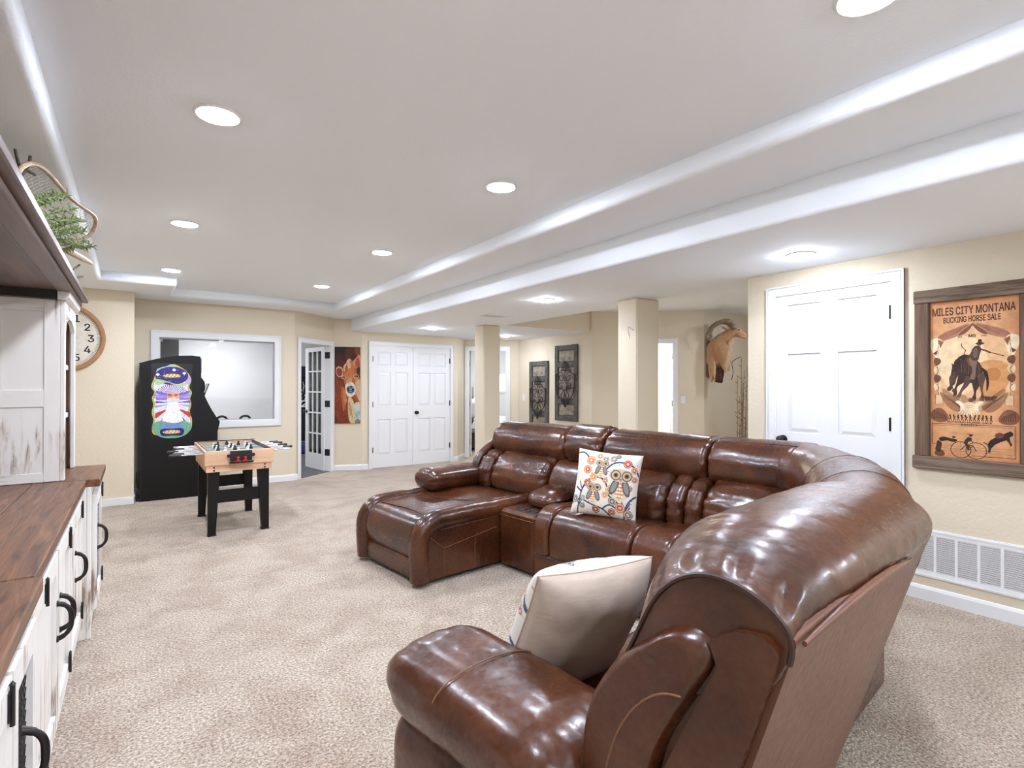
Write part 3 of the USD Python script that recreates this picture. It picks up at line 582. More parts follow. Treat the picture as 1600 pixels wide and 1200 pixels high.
S.part('welt', tube([(.86 + t_ * 1.0, 3.77 - a - .004, b) for a, b, t_ in wl], np.r_[np.linspace(.004, .009, 10), np.full(10, .009), np.linspace(.009, .003, 10)], 10), M['leather_matt'], 50, 'folded flap along the top of the outer back')
# --- corner: headrest, lumbar and shell follow a curve
CP = smooth_path([(1.765, .475), (1.95, .50), (2.2, .57), (2.6, .70), (2.92, .855), (3.15, 1.0), (3.27, 1.12)], 28)
tg = np.gradient(CP, axis=0); tg /= np.linalg.norm(tg, axis=1, keepdims=True); nr = np.stack([tg[:, 1], -tg[:, 0]], 1)     # outward
def corner(prof, rows=56, spline=True, zs=(0, 0)):
    q = smooth_path(prof, rows, True) if spline else np.asarray(prof, float)
    R = []
    for k, (p, n_) in enumerate(zip(CP, nr)):
        w_ = k / (len(CP) - 1); dz = zs[0] * (1 - w_) + zs[1] * w_
        R.append([(p[0] + n_[0] * (a - 3.30), p[1] + n_[1] * (a - 3.30), b + dz) for a, b in q])
    return loft(R)
S.part('headrest', lumpy(corner(HEAD, zs=(.012, -.005)), .010, 7, 27), LE, 60, 'headrest roll of the curved corner')
S.part('back_cushion', lumpy(corner(LUMB), .006, 8, 28), LE, 60, 'lumbar cushion of the curved corner')
S.part('outer_back', corner(np.array(SHELL.exterior.coords)[:-1], spline=False), M['black'], 30, 'outer back of the curved corner, blackened to stand for its shade')  # black instead of leather: the shade on this side is in the colour
for k in (9, 17):
    p, n_ = CP[k], nr[k]; qq = smooth_path(HEAD, 56, True)
    seamline([(p[0] + n_[0] * (a - 3.30), p[1] + n_[1] * (a - 3.30), b + .006) for a, b in (ch0 + (w_ - ch0) * 1.012 for ch0 in [np.array([3.28, .89])] for w_ in qq[3:36])], 40, .0014)
for u, v in ((1.05, 1.1), (.85, .65), (1.9, .7), (2.75, 1.65), (2.75, 2.6), (2.1, 3.2), (2.1, 3.75), (3.1, 3.8), (3.2, 1.2)):
    S.part('foot', lathe([(.022, 0), (.026, .01), (.026, .06), (.02, .065)], 14, (u, v, 0)), M['black'], 40)

# ------------------------------------------------------------------ pillows
def owl_print(seed=5, w=.44, nx=190):
    p = Paint(w, w, nx, '#dcd5c8'); R = random.Random(seed)
    for pts in ([(.12, 1.0), (.14, .80), (.17, .62), (.24, .50), (.36, .42), (.5, .45), (.56, .55)], [(.16, .66), (.06, .60)], [(.84, 1.0), (.86, .82), (.93, .68), (1.0, .62)], [(.86, .84), (.72, .74)], [(.0, .86), (.16, .78), (.34, .83), (.52, .88), (.66, 1.0)],
                [(.0, .08), (.12, .06), (.2, .12)], [(.5, .3), (.62, .17), (.8, .15), (.94, .22), (1.0, .32)], [(.56, .62), (.66, .70), (.78, .70)], [(.52, .88), (.62, .80), (.72, .84)]):
        p.line(pts, .022, '#2c3d5c')
    for x, y in ((.17, .62), (.86, .84), (.86, .90), (.14, .86)):
        for d in (-.06, .06): p.line([(x, y), (x + d * .6, y - .06), (x + d, y - .11)], .016, '#35486a')
    def flower(x, y, r, c1, c2):
        p.ell(x, y, r, r, c1); p.ell(x, y, r * .82, r * .82, '#e4d6bf'); p.ell(x, y, r * .68, r * .68, c1)
        for k in range(14): a = k * 6.283 / 14; p.ell(x + r * .83 * math.cos(a), y + r * .83 * math.sin(a), r * .10, r * .10, c1)
        p.ell(x, y, r * .42, r * .42, c2); p.ell(x, y, r * .27, r * .27, '#efe2c8'); p.ell(x, y, r * .13, r * .13, c1)
    OR, GR, YE, RD = '#c4744b', '#74746f', '#cf9a52', '#a5452f'
    for x, y, r, c1, c2 in ((.25, .17, .07, OR, YE), (.22, .32, .065, OR, RD), (.33, .42, .06, YE, OR), (.25, .52, .06, RD, OR), (.82, .16, .065, RD, OR), (.93, .25, .05, OR, RD), (.95, .38, .045, RD, OR), (.60, .57, .06, YE, OR), (.54, .66, .05, YE, GR), (.66, .74, .065, GR, '#4c5560'), (.78, .82, .075, OR, RD), (.90, .90, .07, GR, OR),
                            (.66, .90, .055, RD, OR), (.42, .90, .06, '#7d3022', RD), (.2, .87, .05, GR, '#2c3d5c'), (.06, .78, .06, GR, '#555'+'c60'), (.2, .75, .04, '#9a8a7c', GR), (.48, .12, .05, GR, '#9a8a7c'), (.6, .1, .055, GR, YE), (.66, .05, .04, '#2c3d5c', GR), (.52, .45, .04, OR, YE), (.64, .3, .035, '#59605f', GR), (.9, .52, .04, RD, OR), (.38, .08, .045, OR, YE)):
        flower(x, y, r, c1, c2)
    def owl(x, y, s):
        p.ell(x, y + .12 * s, .16 * s, .19 * s, '#d8c4a8'); p.ell(x, y + .14 * s, .08 * s, .13 * s, '#cc8a5e')
        for k in range(4):
            for i in range(3): p.ell(x + (i - 1) * .045 * s, y + (.06 + .055 * k) * s, .02 * s, .018 * s, '#e9dcc5')
        for d in (-1, 1):
            p.ell(x + d * .10 * s, y + .09 * s, .06 * s, .14 * s, '#53585a', 20 * d); p.ell(x + d * .10 * s, y + .09 * s, .04 * s, .10 * s, '#8b8a82', 20 * d)
        p.ell(x, y - .10 * s, .20 * s, .105 * s, '#cbb394')
        for d in (-1, 1):
            p.ell(x + d * .09 * s, y - .10 * s, .085 * s, .085 * s, '#6d6a64'); p.ell(x + d * .09 * s, y - .10 * s, .065 * s, .065 * s, '#c9b08c'); p.ell(x + d * .09 * s, y - .10 * s, .04 * s, .04 * s, '#7a5a42'); p.ell(x + d * .09 * s, y - .10 * s, .018 * s, .018 * s, '#26201c')
        p.poly([(x - .02 * s, y - .05 * s), (x + .02 * s, y - .05 * s), (x, y + .0 * s)], '#b5623c', sm=False)
    owl(.75, .44, .92); owl(.36, .63, .62); owl(.44, .25, .55)
    for k in range(40):
        x, y = R.random(), R.random(); p.ell(x, y, .008, .008, R.choice(['#8a6a55', '#55606a', '#b9805a']))
    return p
def pillow(name, label, center, n_uv, lean, roll, w=.44, th=.15, print_=None, fold=.016, seed=0):
    p = print_; n = p.nx
    X, Y = p.X / p.w * 2 - 1, p.Y / p.h * 2 - 1
    prof = np.clip((1 - np.abs(X) ** 2.6) * (1 - np.abs(Y) ** 2.6), 0, 1) ** .45
    pull = .06 * (np.abs(X) ** 3) * (1 - np.abs(Y) ** 2), .06 * (np.abs(Y) ** 3) * (1 - np.abs(X) ** 2)
    x = (X - np.sign(X) * pull[0]) * w / 2; y = (Y - np.sign(Y) * pull[1]) * w / 2
    wr = (meshkit.fbm(np.stack([x * 6, y * 6, x * 0], 1), 3, seed) - .5) * fold + .006 * np.sin(np.arctan2(Y, X) * 18) * np.clip(np.hypot(X, Y) - .75, 0, 1)
    zf = prof * th / 2 + wr * prof; zb = -prof * th / 2 + wr * prof
    nu = np.array(n_uv, float); nu /= np.linalg.norm(nu); n3 = nu[0] * U_ + nu[1] * V_
    ex = np.cross(-n3, [0, 0, 1.0]); ey = np.array([0, 0, 1.0]) * math.cos(math.radians(lean)) - n3 * math.sin(math.radians(lean)); k = math.radians(roll)
    ex, ey = ex * math.cos(k) + ey * math.sin(k), ey * math.cos(k) - ex * math.sin(k); ez = np.cross(ex, ey)
    o = np.array(uv(*center)); base = o - ey * w / 2 + [0, 0, 0]
    t = T(name, label, 'pillow', (o[0], o[1], o[2] - w / 2 * .96))
    f = p.mesh().faces
    mk = lambda z, flip: trimesh.Trimesh(o + np.outer(x, ex) + np.outer(y, ey) + np.outer(z, ez), f[:, ::-1] if flip else f, process=False)
    t.part('printed_front', mk(zf, False), M['print_cloth'], True, 'printed front with owls, flowers and blue branches', colors=p.c)
    t.part('plain_back', mk(zb, True), M['linen'], True, 'plain beige linen back')
    e = np.array([[-1, -1], [1, -1], [1, 1], [-1, 1]], float)
    ring = []
    for a, b in zip(e, np.roll(e, -1, 0)):
        for s_ in np.linspace(0, 1, 12)[:-1]:
            q_ = a + (b - a) * s_; px = (q_[0] - np.sign(q_[0]) * .06 * abs(q_[0]) ** 3 * (1 - q_[1] ** 2)) * w / 2; py = (q_[1] - np.sign(q_[1]) * .06 * abs(q_[1]) ** 3 * (1 - q_[0] ** 2)) * w / 2
            ring.append(o + px * ex + py * ey)
    t.part('edge_seam', tube(ring, .0025, 6, True), M['linen'], 40)
M['linen'] = mat('beige_linen', (0.47, 0.375, 0.295), .9, spec=.1, bump=(260, .3, .001), var=(30, (0.53, 0.43, 0.345), .3, .7), stretch=(1, 1, 4), sheen=.2)
pillow('throw_pillow', 'square owl and flower print pillow leaning against the sofa back beside the console', (2.80, 2.17, .71), (-1, -.42), 14, -4, .43, .15, owl_print(), seed=1)
pillow('throw_pillow', 'throw pillow showing its plain beige back behind the nearest armrest', (1.175, 1.02, .672), (.20, 1), 26, 3, .41, .21, owl_print(9), seed=2, fold=.034)
# ================================================================== WHITE HUTCH ALONG THE LEFT WALL
WW, WY, WX = M['white_wood'], M['white_wood_y'], M['white_wood_x']
def pull(t, x, y, z, h=.13, parent=None):
    P = smooth_path([(x, y, z - h / 2), (x + .012, y, z - h / 2 + .004), (x + .034, y, z - h * .3), (x + .040, y, z), (x + .034, y, z + h * .3), (x + .012, y, z + h / 2 - .004), (x, y, z + h / 2)], 26)
    r = .0055 + .003 * np.sin(np.linspace(0, np.pi, 26)); r[:4] = r[-4:] = .0085
    t.part('handle', [tube(P, r, 10), lathe([(1e-4, 0), (.012, 0), (.010, .006), (1e-4, .007)], 12).apply_transform(trimesh.transformations.rotation_matrix(math.pi / 2, (0, 1, 0))).apply_translation([x, y, z + h / 2]), lathe([(1e-4, 0), (.012, 0), (.010, .006), (1e-4, .007)], 12).apply_transform(trimesh.transformations.rotation_matrix(math.pi / 2, (0, 1, 0))).apply_translation([x, y, z - h / 2])], M['bronze'], 40, 'dark forged bow handle', parent=parent)
def strap_hinge(t, x, y, z, parent=None):
    t.part('hinge', [box(x, x + .004, y - .012, y + .012, z - .03, z + .03, .002), tube([(x + .006, y, z - .04), (x + .006, y, z + .04)], .0045, 8), lathe([(1e-4, 0), (.006, .004), (1e-4, .012)], 8, (x + .006, y, z + .038))], M['black'], 30, 'black hinge', parent=parent)
def cab_door(t, x, y0, y1, z0, z1, kind, st=.055):
    """frame of two stiles and two rails standing on the cabinet face at x; kind: panel planks or wire mesh"""
    d = t.part('door', prism_yz(shapely.box(y0, z0, y1, z1).difference(shapely.box(y0 + st, z0 + st * 1.2, y1 - st, z1 - st * 1.2)), x, x + .022), WW, False)
    a, b, c, e = y0 + st, y1 - st, z0 + st * 1.2, z1 - st * 1.2
    if kind == 'plank':
        n = 3
        for k in range(n): t.part('plank', box(x, x + .010, a + (b - a) * k / n + .0015, a + (b - a) * (k + 1) / n - .0015, c, e, .002), WW, False, parent=d)
    else:
        t.part('dark_back', box(x - .004, x + .001, a, b, c, e), M['inner_wood'], False, parent=d)
        g = []
        for s_ in (1, -1):
            for k in np.arange(a - (e - c), b, .028):
                y_0, y_1 = (k, k + (e - c)) if s_ > 0 else (k + (e - c), k)
                L_ = LineString([(y_0, c), (y_1, e)]).intersection(shapely.box(a, c, b, e))
                if L_.length > .01: q_ = np.array(L_.coords); g.append(tube([(x + .008 + .001 * s_, *q_[0]), (x + .008 + .001 * s_, *q_[1])], .0011, 4))
        t.part('wire_mesh', g, M['black'], False, 'dark wire mesh', parent=d)
    return d
def base_cabinet(label, y0, y1, xf, doors, foot=True, side='+'):
    t = T('base_cabinet', label, 'cabinet', ((xf - .85) / 2, (y0 + y1) / 2, 0))
    t.part('body', box(-.85, xf - .02, y0 + .02, y1 - .02, .09, .81), WW, False)
    # side frames
    for yy, s_ in ((y0, 1), (y1, -1)):
        a, b = (yy, yy + .02) if s_ > 0 else (yy - .02, yy)
        t.part('side_stile', [box(xf - .075, xf - .0205, a, b, 0, .81, .003)], WW, False)
        t.part('side_stile', [box(-.85, -.775, a, b, 0, .81, .003)], WW, False)
        t.part('side_rail', [box(-.775, xf - .075, a, b, .72, .81, .003)], WX, False); t.part('side_rail', [box(-.775, xf - .075, a, b, .09, .19, .003)], WX, False)
    # face frame with a shaped apron
    t.part('face_stile', box(xf - .02, xf, y0, y0 + .05, 0, .81, .003), WW, False); t.part('face_stile', box(xf - .02, xf, y1 - .05, y1, 0, .81, .003), WW, False)
    t.part('face_rail', box(xf - .02, xf, y0 + .05, y1 - .05, .765, .81, .003), WY, False)
    w = y1 - y0 - .10; ap = [(y0 + .05, .13), (y1 - .05, .13), (y1 - .05, .01)] + [(y1 - .05 - .06 * k / 6, .01 + .055 * math.sin(k / 6 * math.pi / 2)) for k in range(1, 7)] + [(y0 + .11 - .06 * k / 6, .065 - .055 * (1 - math.cos(k / 6 * math.pi / 2))) for k in range(7)]
    t.part('apron', prism_yz(ap, xf - .02, xf), WY, False)
    for y_0, y_1, kind, hy, gy in doors:
        d = cab_door(t, xf, y_0, y_1, .135, .76, kind)
        if hy is not None: pull(t, xf + .022, hy, .52, .125, d)
        if gy is not None:
            for z in (.715, .20): strap_hinge(t, xf + .022, gy, z, d)
    return t
def worktop(t, y0, y1, xf, label=None):
    edges = np.linspace(-.86, xf, 4)
    for a, b in zip(edges[:-1], edges[1:]): t.part('top_board', box(a + .0008, b - .0008, y0, y1, .81, .85, .004), M['counter'], False)
t = base_cabinet('near end cabinet of the white hutch, with wire mesh door', 1.10, 1.848, -.225, [(1.16, 1.48, 'plank', None, 1.44), (1.50, 1.81, 'mesh', 1.60, None)]); worktop(t, 1.07, 1.862, -.195)
t = base_cabinet('long middle cabinet of the white hutch with plank doors', 1.872, 3.615, -.245, [(1.93, 2.50, 'plank', 2.465, 2.16), (2.52, 2.95, 'plank', 2.555, 2.88), (2.97, 3.56, 'plank', 3.16, 3.50)]); worktop(t, 1.872, 3.628, -.212)
t = base_cabinet('far end cabinet of the white hutch with wire mesh door and bow handle', 3.63, 4.22, -.19, [(3.69, 4.16, 'mesh', 3.735, 4.13)]); worktop(t, 3.63, 4.285, -.152)
def tower(label, y0, y1, near_side):
    xf = -.303; t = T('display_tower', label, 'shelf tower', (-.58, (y0 + y1) / 2, .85))
    Z1 = 1.80
    for a, b in ((y0, y0 + .02), (y1 - .02, y1)):
        t.part('side_panel', box(-.84, xf - .02, a + .006, b - .006, .851, Z1), WW, False)
        t.part('side_stile', box(xf - .085, xf - .02, a, b, .851, Z1, .002), WW, False); t.part('side_stile', box(-.84, -.77, a, b, .851, Z1, .002), WW, False)
        for z0, z1 in ((.851, .90), (1.24, 1.33), (1.735, Z1)): t.part('side_rail', box(-.77, xf - .085, a, b, z0, z1, .002), WX, False)
        t.part('divider', box(-.56, -.545, a + .003, b - .003, 1.33, 1.735), WW, False)
    t.part('back', box(-.84, -.825, y0 + .02, y1 - .02, .851, Z1), M['inner_wood'], False, 'brown stained back')
    t.part('inner_side', box(-.825, xf - .03, y1 - .024, y1 - .02, .851, Z1), M['inner_wood'], False); t.part('inner_side', box(-.825, xf - .03, y0 + .02, y0 + .024, .851, Z1), M['inner_wood'], False)
    for z in (1.16, 1.445): t.part('shelf', box(-.825, xf - .03, y0 + .024, y1 - .024, z, z + .03, .003), WY, False)
    t.part('face_stile', box(xf - .02, xf, y0, y0 + .05, .851, Z1, .003), WW, False); t.part('face_stile', box(xf - .02, xf, y1 - .075, y1, .851, Z1, .003), WW, False)
    yc, hw = (y0 + y1) / 2, (y1 - y0) / 2 - .06
    ar = [(yc - hw, Z1), (yc - hw, 1.64)] + [(yc - hw * math.cos(a), 1.64 + .085 * math.sin(a)) for a in np.linspace(0, np.pi, 16)[1:-1]] + [(yc + hw, 1.64), (yc + hw, Z1)]
    t.part('arched_rail', prism_yz(ar, xf - .02, xf), WY, False)
    return t
tower('white shelf tower with arched top standing on the far end cabinet', 3.655, 4.268, True)
tower('white shelf tower on the near end cabinet, left of the frame', 1.16, 1.80, True)
t = T('hutch_crown', 'dark stained crown with stepped edge bridging the hutch towers', 'crown shelf', (-.55, 2.7, 1.80))
t.part('under_board', box(-.86, -.30, 1.05, 4.235, 1.845, 1.862, .003), M['crown_wood'], False)
t.part('edge_board', [box(-.335, -.272, 1.03, 4.262, 1.84, 1.868, .004), box(-.86, -.30, 4.20, 4.262, 1.8405, 1.868, .004)], M['crown_wood'], False)
t.part('top_board', box(-.86, -.243, 1.0, 4.29, 1.869, 1.905, .005), M['crown_wood'], False)
t.part('frieze', box(-.82, -.335, 3.61, 3.65, 1.8005, 1.843), M['black'], False, 'dark board above the tower side'); t.part('frieze', box(-.82, -.36, 1.82, 1.84, 1.8005, 1.843), M['black'], False, 'dark board above the tower side')  # thin black strips between the tower sides and the crown
t.part('moulding', prism_xz([(-.33, 1.8005), (-.300, 1.8005), (-.284, 1.815), (-.280, 1.84), (-.33, 1.84)], 3.61, 4.275), WY, False, 'pale moulding under the crown'); t.part('moulding', prism_xz([(-.33, 1.8005), (-.300, 1.8005), (-.284, 1.815), (-.280, 1.84), (-.33, 1.84)], 1.12, 1.84), WY, False)
t = T('glass_jar', 'small patterned glass jar on the worktop inside the shelf tower', 'jar', (-.395, 3.88, .851))
t.part('jar_body', lathe([(1e-4, .851), (.035, .851), (.042, .87), (.042, .93), (.033, .945), (.033, .955), (1e-4, .955)], 24, (-.395, 3.88, 0)), M['steel'], 40)
t.part('lid', lathe([(1e-4, .955), (.036, .955), (.036, .968), (.01, .975), (1e-4, .985)], 24, (-.395, 3.88, 0)), M['white_plastic'], 40)

# landing net and greenery on the crown
rim = smooth_path([(-.395, 2.97, 2.235), (-.384, 3.0, 2.27), (-.285, 3.4, 2.30), (-.21, 3.68, 2.295), (-.185, 3.8, 2.262), (-.205, 3.82, 2.21), (-.25, 3.75, 2.15), (-.31, 3.55, 2.06), (-.37, 3.25, 2.02), (-.405, 3.02, 2.10)], 80, True)
net = T('landing_net', 'wooden rimmed landing net lying over the greenery on top of the hutch', 'net', (-.33, 3.45, 1.906))
net.part('rim', tube(rim, .010, 10, True), wood('net_rim', (0.30, 0.19, 0.11), (0.52, 0.38, 0.25), 'y', .4, 2), 40)
cen = rim.mean(0); nrm_ = np.cross(rim[20] - cen, rim[0] - cen); nrm_ /= np.linalg.norm(nrm_); nrm_ *= -np.sign(nrm_[0]) or 1
strands = []
e1 = rim[28] - cen; e1 /= np.linalg.norm(e1); e2 = np.cross(nrm_, e1)
rp = np.stack([(rim - cen) @ e1, (rim - cen) @ e2], 1); pg = Polygon(rp).buffer(0)
for ang in (45, -45):
    d_ = np.array([math.cos(math.radians(ang)), math.sin(math.radians(ang))]); n_ = np.array([-d_[1], d_[0]])
    for o_ in np.arange(-.45, .45, .024):
        L_ = LineString([n_ * o_ - d_, n_ * o_ + d_]).intersection(pg)
        for g_ in getattr(L_, 'geoms', [L_]):
            if g_.length < .03: continue
            q_ = np.array([g_.interpolate(f_, True).coords[0] for f_ in np.linspace(0, 1, 9)])
            dep = np.array([max(0, pg.exterior.distance(Point(p_))) for p_ in q_]); dep = .10 * (1 - np.exp(-dep / .08))
            strands.append(tube(cen + np.outer(q_[:, 0], e1) + np.outer(q_[:, 1], e2) + np.outer(dep, nrm_), .0011, 3, cap=False))
net.part('netting', strands, mat('net_cord', (.62, .62, .5), .8), False, 'pale knotted netting', kind='stuff')
net.part('grip', loft([[(np.array([-.34, 3.72, 2.10]) + (np.array([-.205, 4.13, 2.088]) - np.array([-.34, 3.72, 2.10])) * f_ + np.array([.010 * k_ * math.cos(a_) * 1.6, 0, .017 * k_ * math.sin(a_)])) for a_ in np.linspace(0, 6.283, 13)[:-1]] for f_, k_ in ((0, .9), (.3, 1.1), (.7, 1.0), (.85, .75), (1.0, .08))]), wood('net_grip', (0.55, 0.38, 0.26), (0.72, 0.56, 0.42), 'y', .4, 2), 40, 'pale pointed wooden handle end')
RG = random.Random(11)
M['needle'] = mat('juniper', (0.13, 0.19, 0.06), .7, var=(30, (0.27, 0.33, 0.13), .35, .65)); M['twig'] = mat('twig_bark', (0.06, 0.045, 0.03), .8)
gr = T('juniper_greenery', 'green juniper sprays lying under the landing net on top of the hutch', 'greenery', (-.36, 3.4, 1.906))
for k in range(12):
    y0 = 2.90 + .070 * k; a_ = np.array([-.47 + .05 * RG.random(), y0 - .10, 1.92]); b_ = np.array([-.30 + .05 * RG.random() + .012 * k * .6, y0 + .16 + .08 * RG.random(), 2.09 + .008 * (8 - k) + .10 * RG.random()])
    P_ = smooth_path([a_, (a_ + b_) / 2 + [.0, .0, .045], b_], 16)
    st = gr.part('stem', tube(P_, np.linspace(.005, .0015, 16), 6), M['twig'], 40)
    ms = []
    for i in range(2, 16):
        for j in range(7):
            d_ = np.array([RG.uniform(-1, 1), RG.uniform(-.4, 1.2), RG.uniform(-.5, 1.1)]); d_ /= np.linalg.norm(d_); l_ = RG.uniform(.02, .042)
            ms.append(tube([P_[i], P_[i] + d_ * l_ * .5 + [0, 0, .003], P_[i] + d_ * l_], [.0032, .0036, .001], 5))
    gr.part('needles', ms, M['needle'], 40, kind='stuff', parent=st)
for P_ in ([(-.40, 3.02, 2.16), (-.395, 3.04, 2.24), (-.375, 3.06, 2.30), (-.37, 3.05, 2.335)], [(-.395, 3.04, 2.25), (-.405, 3.02, 2.29), (-.41, 2.99, 2.33)], [(-.385, 3.05, 2.27), (-.36, 3.10, 2.27)]):
    gr.part('twig', tube(smooth_path(P_, 12), .006, 6), M['twig'], 40, 'dark bare twig')
for P_ in ([(-.36, 3.6, 1.93), (-.30, 3.85, 1.99), (-.27, 4.02, 2.06)], [(-.36, 3.5, 1.92), (-.29, 3.85, 1.95), (-.255, 4.0, 1.99)]): gr.part('twig', tube(smooth_path(P_, 12), .005, 6), M['twig'], 40, 'dark bare twig')

# ------------------------------------------------------------------ round clock
cx_, cz_, cr = -.645, 1.872, .375
ck = T('wall_clock', 'large round wall clock with wooden rim and black numerals', 'clock', (cx_, 7.5, cz_))
def onclock(m): return frame(m, (cx_, 7.5, cz_), (1, 0, 0), (0, 0, 1), (0, -1, 0))
def onclk(m):
    r_ = onclock(m)
    if r_.volume < 0: r_.invert()
    return r_
ck.part('rim', onclk(lathe([(cr, .0), (cr, .03), (cr - .01, .04), (cr - .035, .04), (cr - .045, .03), (cr - .045, .0)], 64)), wood('clock_rim', (0.30, 0.14, 0.055), (0.45, 0.24, 0.11), 'z', .45, .5), 40)
fc = ck.part('face', onclk(lathe([(1e-4, .001), (cr - .04, .001), (cr - .04, .012), (1e-4, .012)], 64)), mat('clock_face', (0.74, 0.70, 0.60), .7, var=(14, (0.62, 0.55, 0.44), .4, .75)), 30, 'aged cream face')
for h in range(1, 13):
    a = math.pi / 2 - h * math.pi / 6; ck.part('numeral', onclk(shift(lettering(str(h), .245 * math.cos(a), .245 * math.sin(a) - .037, .075, bold=True), (0, 0, .0125))), M['black'], False, parent=fc)
ticks = []
for k in range(120):
    a = k * math.pi / 60; l_ = .030 if k % 10 else .040
    q_ = box(cr - .045 - l_, cr - .047, -.0016, .0016, .0122, .0132); ticks.append(onclk(rot(q_, math.degrees(a), (0, 0, 1))))
ck.part('minute_track', ticks, M['black'], False, parent=fc)
for a, l_ in ((110, .15), (205, .21)): ck.part('hand', onclk(rot(box(-.03, l_, -.006, .006, .015, .017), a, (0, 0, 1))), M['black'], False)

# ------------------------------------------------------------------ arcade cabinet
A0, A1 = 7.575, 8.035
ar = T('arcade_cabinet', 'tall black arcade game cabinet with colourful side art', 'arcade machine', (.45, (A0 + A1) / 2, 0))
side = [(.055, .0), (.842, .0), (.842, .78), (.868, .905), (.835, .955), (.785, 1.04), (.738, 1.14), (.70, 1.23), (.675, 1.32), (.667, 1.40), (.662, 1.50), (.655, 1.712), (.56, 1.722), (.42, 1.715), (.28, 1.69), (.15, 1.655), (.045, 1.62), (.05, 1.2)]
M['black_board'] = mat('black_board', (0.006, 0.0055, 0.005), .42, spec=.28)
ar.part('side_board', prism_xz(side, A0, A0 + .02), M['black_board'], False); ar.part('side_board', prism_xz(side, A1 - .02, A1), M['black_board'], False)
inner = Polygon(side).buffer(-.02)
ar.part('body', prism_xz(inner, A0 + .02, A1 - .02), M['black_board'], False)
ar.part('edge_strip', tube([(.05, A0, .0), (.05, A0, 1.2), (.043, A0, 1.62)], .006, 6), M['black'], 40)
ar.part('marquee', box(.64, .668, A0 + .02, A1 - .02, 1.51, 1.69, .004), mat('marquee', (.10, .08, .30), .3), False, 'dark blue marquee panel')
ar.part('screen', frame(box(-.17, .17, -.15, .15, 0, .01), (.70, (A0 + A1) / 2, 1.24), (0, 1, 0), (.33, 0, .944)), mat('screen_glass', (.02, .02, .025), .08), False)
ar.part('speaker_dome', lathe([(1e-4, .05), (.06, .045), (.10, .02), (.115, 0), (1e-4, 0)], 32).apply_transform(trimesh.transformations.rotation_matrix(math.pi / 2, (0, 1, 0))).apply_translation([.662, A0 + .10, 1.345]), M['black_board'], 40, 'round black dome on the front')
for y_ in (A0 + .15, A1 - .16):
    jy = ar.part('joystick', tube([(.80, y_, .93), (.80, y_, 1.0)], .006, 8), M['steel'], 40); ar.part('ball_top', trimesh.creation.icosphere(2, .018).apply_translation([.80, y_, 1.008]), mat('red_ball_' + str(int(y_ * 100)), (.5, .02, .02), .3), True, parent=jy)
w_, h_ = .418, .895; p = Paint(w_, h_, 150, '#0c0807')
rn = random.Random(3)
edge = [(.30, .06), (.5, .01), (.72, .05), (.90, .13), (.97, .24), (.93, .33), (.99, .38), (.95, .47), (.98, .55), (.94, .64), (.99, .74), (1.0, .83), (.92, .92), (.75, .95), (.5, .985), (.25, .95), (.08, .94), (.03, .85), (.06, .74), (.02, .64), (.06, .55), (.03, .45), (.08, .38), (.02, .33), (.06, .22), (.14, .12)]
p.poly(edge, '#c9b24d'); p.poly([(.5 + (x - .5) * .955, .5 + (y - .5) * .972) for x, y in edge], '#8fae6a'); p.poly([(.5 + (x - .5) * .90, .5 + (y - .5) * .945) for x, y in edge], '#d9d3e0')
p.poly([(.12, .12), (.35, .04), (.6, .04), (.55, .09), (.3, .10), (.14, .17)], '#9fb6d8'); p.poly([(.72, .07), (.9, .15), (.93, .27), (.85, .28), (.83, .17)], '#b99fd0')
p.ell(.50, .165, .40, .26, '#2a2068')
for k in range(60): p.ell(.5 + rn.uniform(-.36, .36), .165 + rn.uniform(-.10, .10), .006, .006, rn.choice(['#c8c8ff', '#8890e0', '#ffffff']))
for x, y in ((.55, .085), (.16, .15), (.80, .13)): p.ell(x, y, .045, .03, '#ece6f4'); p.ell(x, y, .02, .045, '#ece6f4')
c0_ = (.5, .47)
for k in range(26):
    a = math.pi * (k + .15) / 26; b = math.pi * (k + .55) / 26; r_ = .5
    q_ = [(c0_[0] + .10 * math.cos(a), c0_[1] - .05 * math.sin(a)), (c0_[0] + r_ * .86 * math.cos(a), c0_[1] - .20 * math.sin(a)), (c0_[0] + r_ * .86 * math.cos(b), c0_[1] - .20 * math.sin(b)), (c0_[0] + .10 * math.cos(b), c0_[1] - .05 * math.sin(b))]
    p.poly(q_, ('#4b2a86', '#6f3f9a', '#3b2a7a', '#a03f6a')[k % 4], sm=False)
p.poly([(.10, .225), (.30, .225), (.5, .26), (.75, .265), (.9, .24), (.86, .275), (.6, .30), (.35, .255), (.12, .28)], '#a8bf8f')
for x, y, rx, ry, c_ in ((.44, .435, .10, .055, '#d98a5a'), (.62, .43, .10, .055, '#dd9a6a'), (.36, .45, .06, .05, '#e2b08a'), (.70, .45, .06, .05, '#e2b08a'), (.45, .42, .045, .035, '#b8432e'), (.60, .42, .045, .035, '#b8432e'), (.53, .47, .09, .03, '#e8c9a0')): p.ell(x, y, rx, ry, c_)
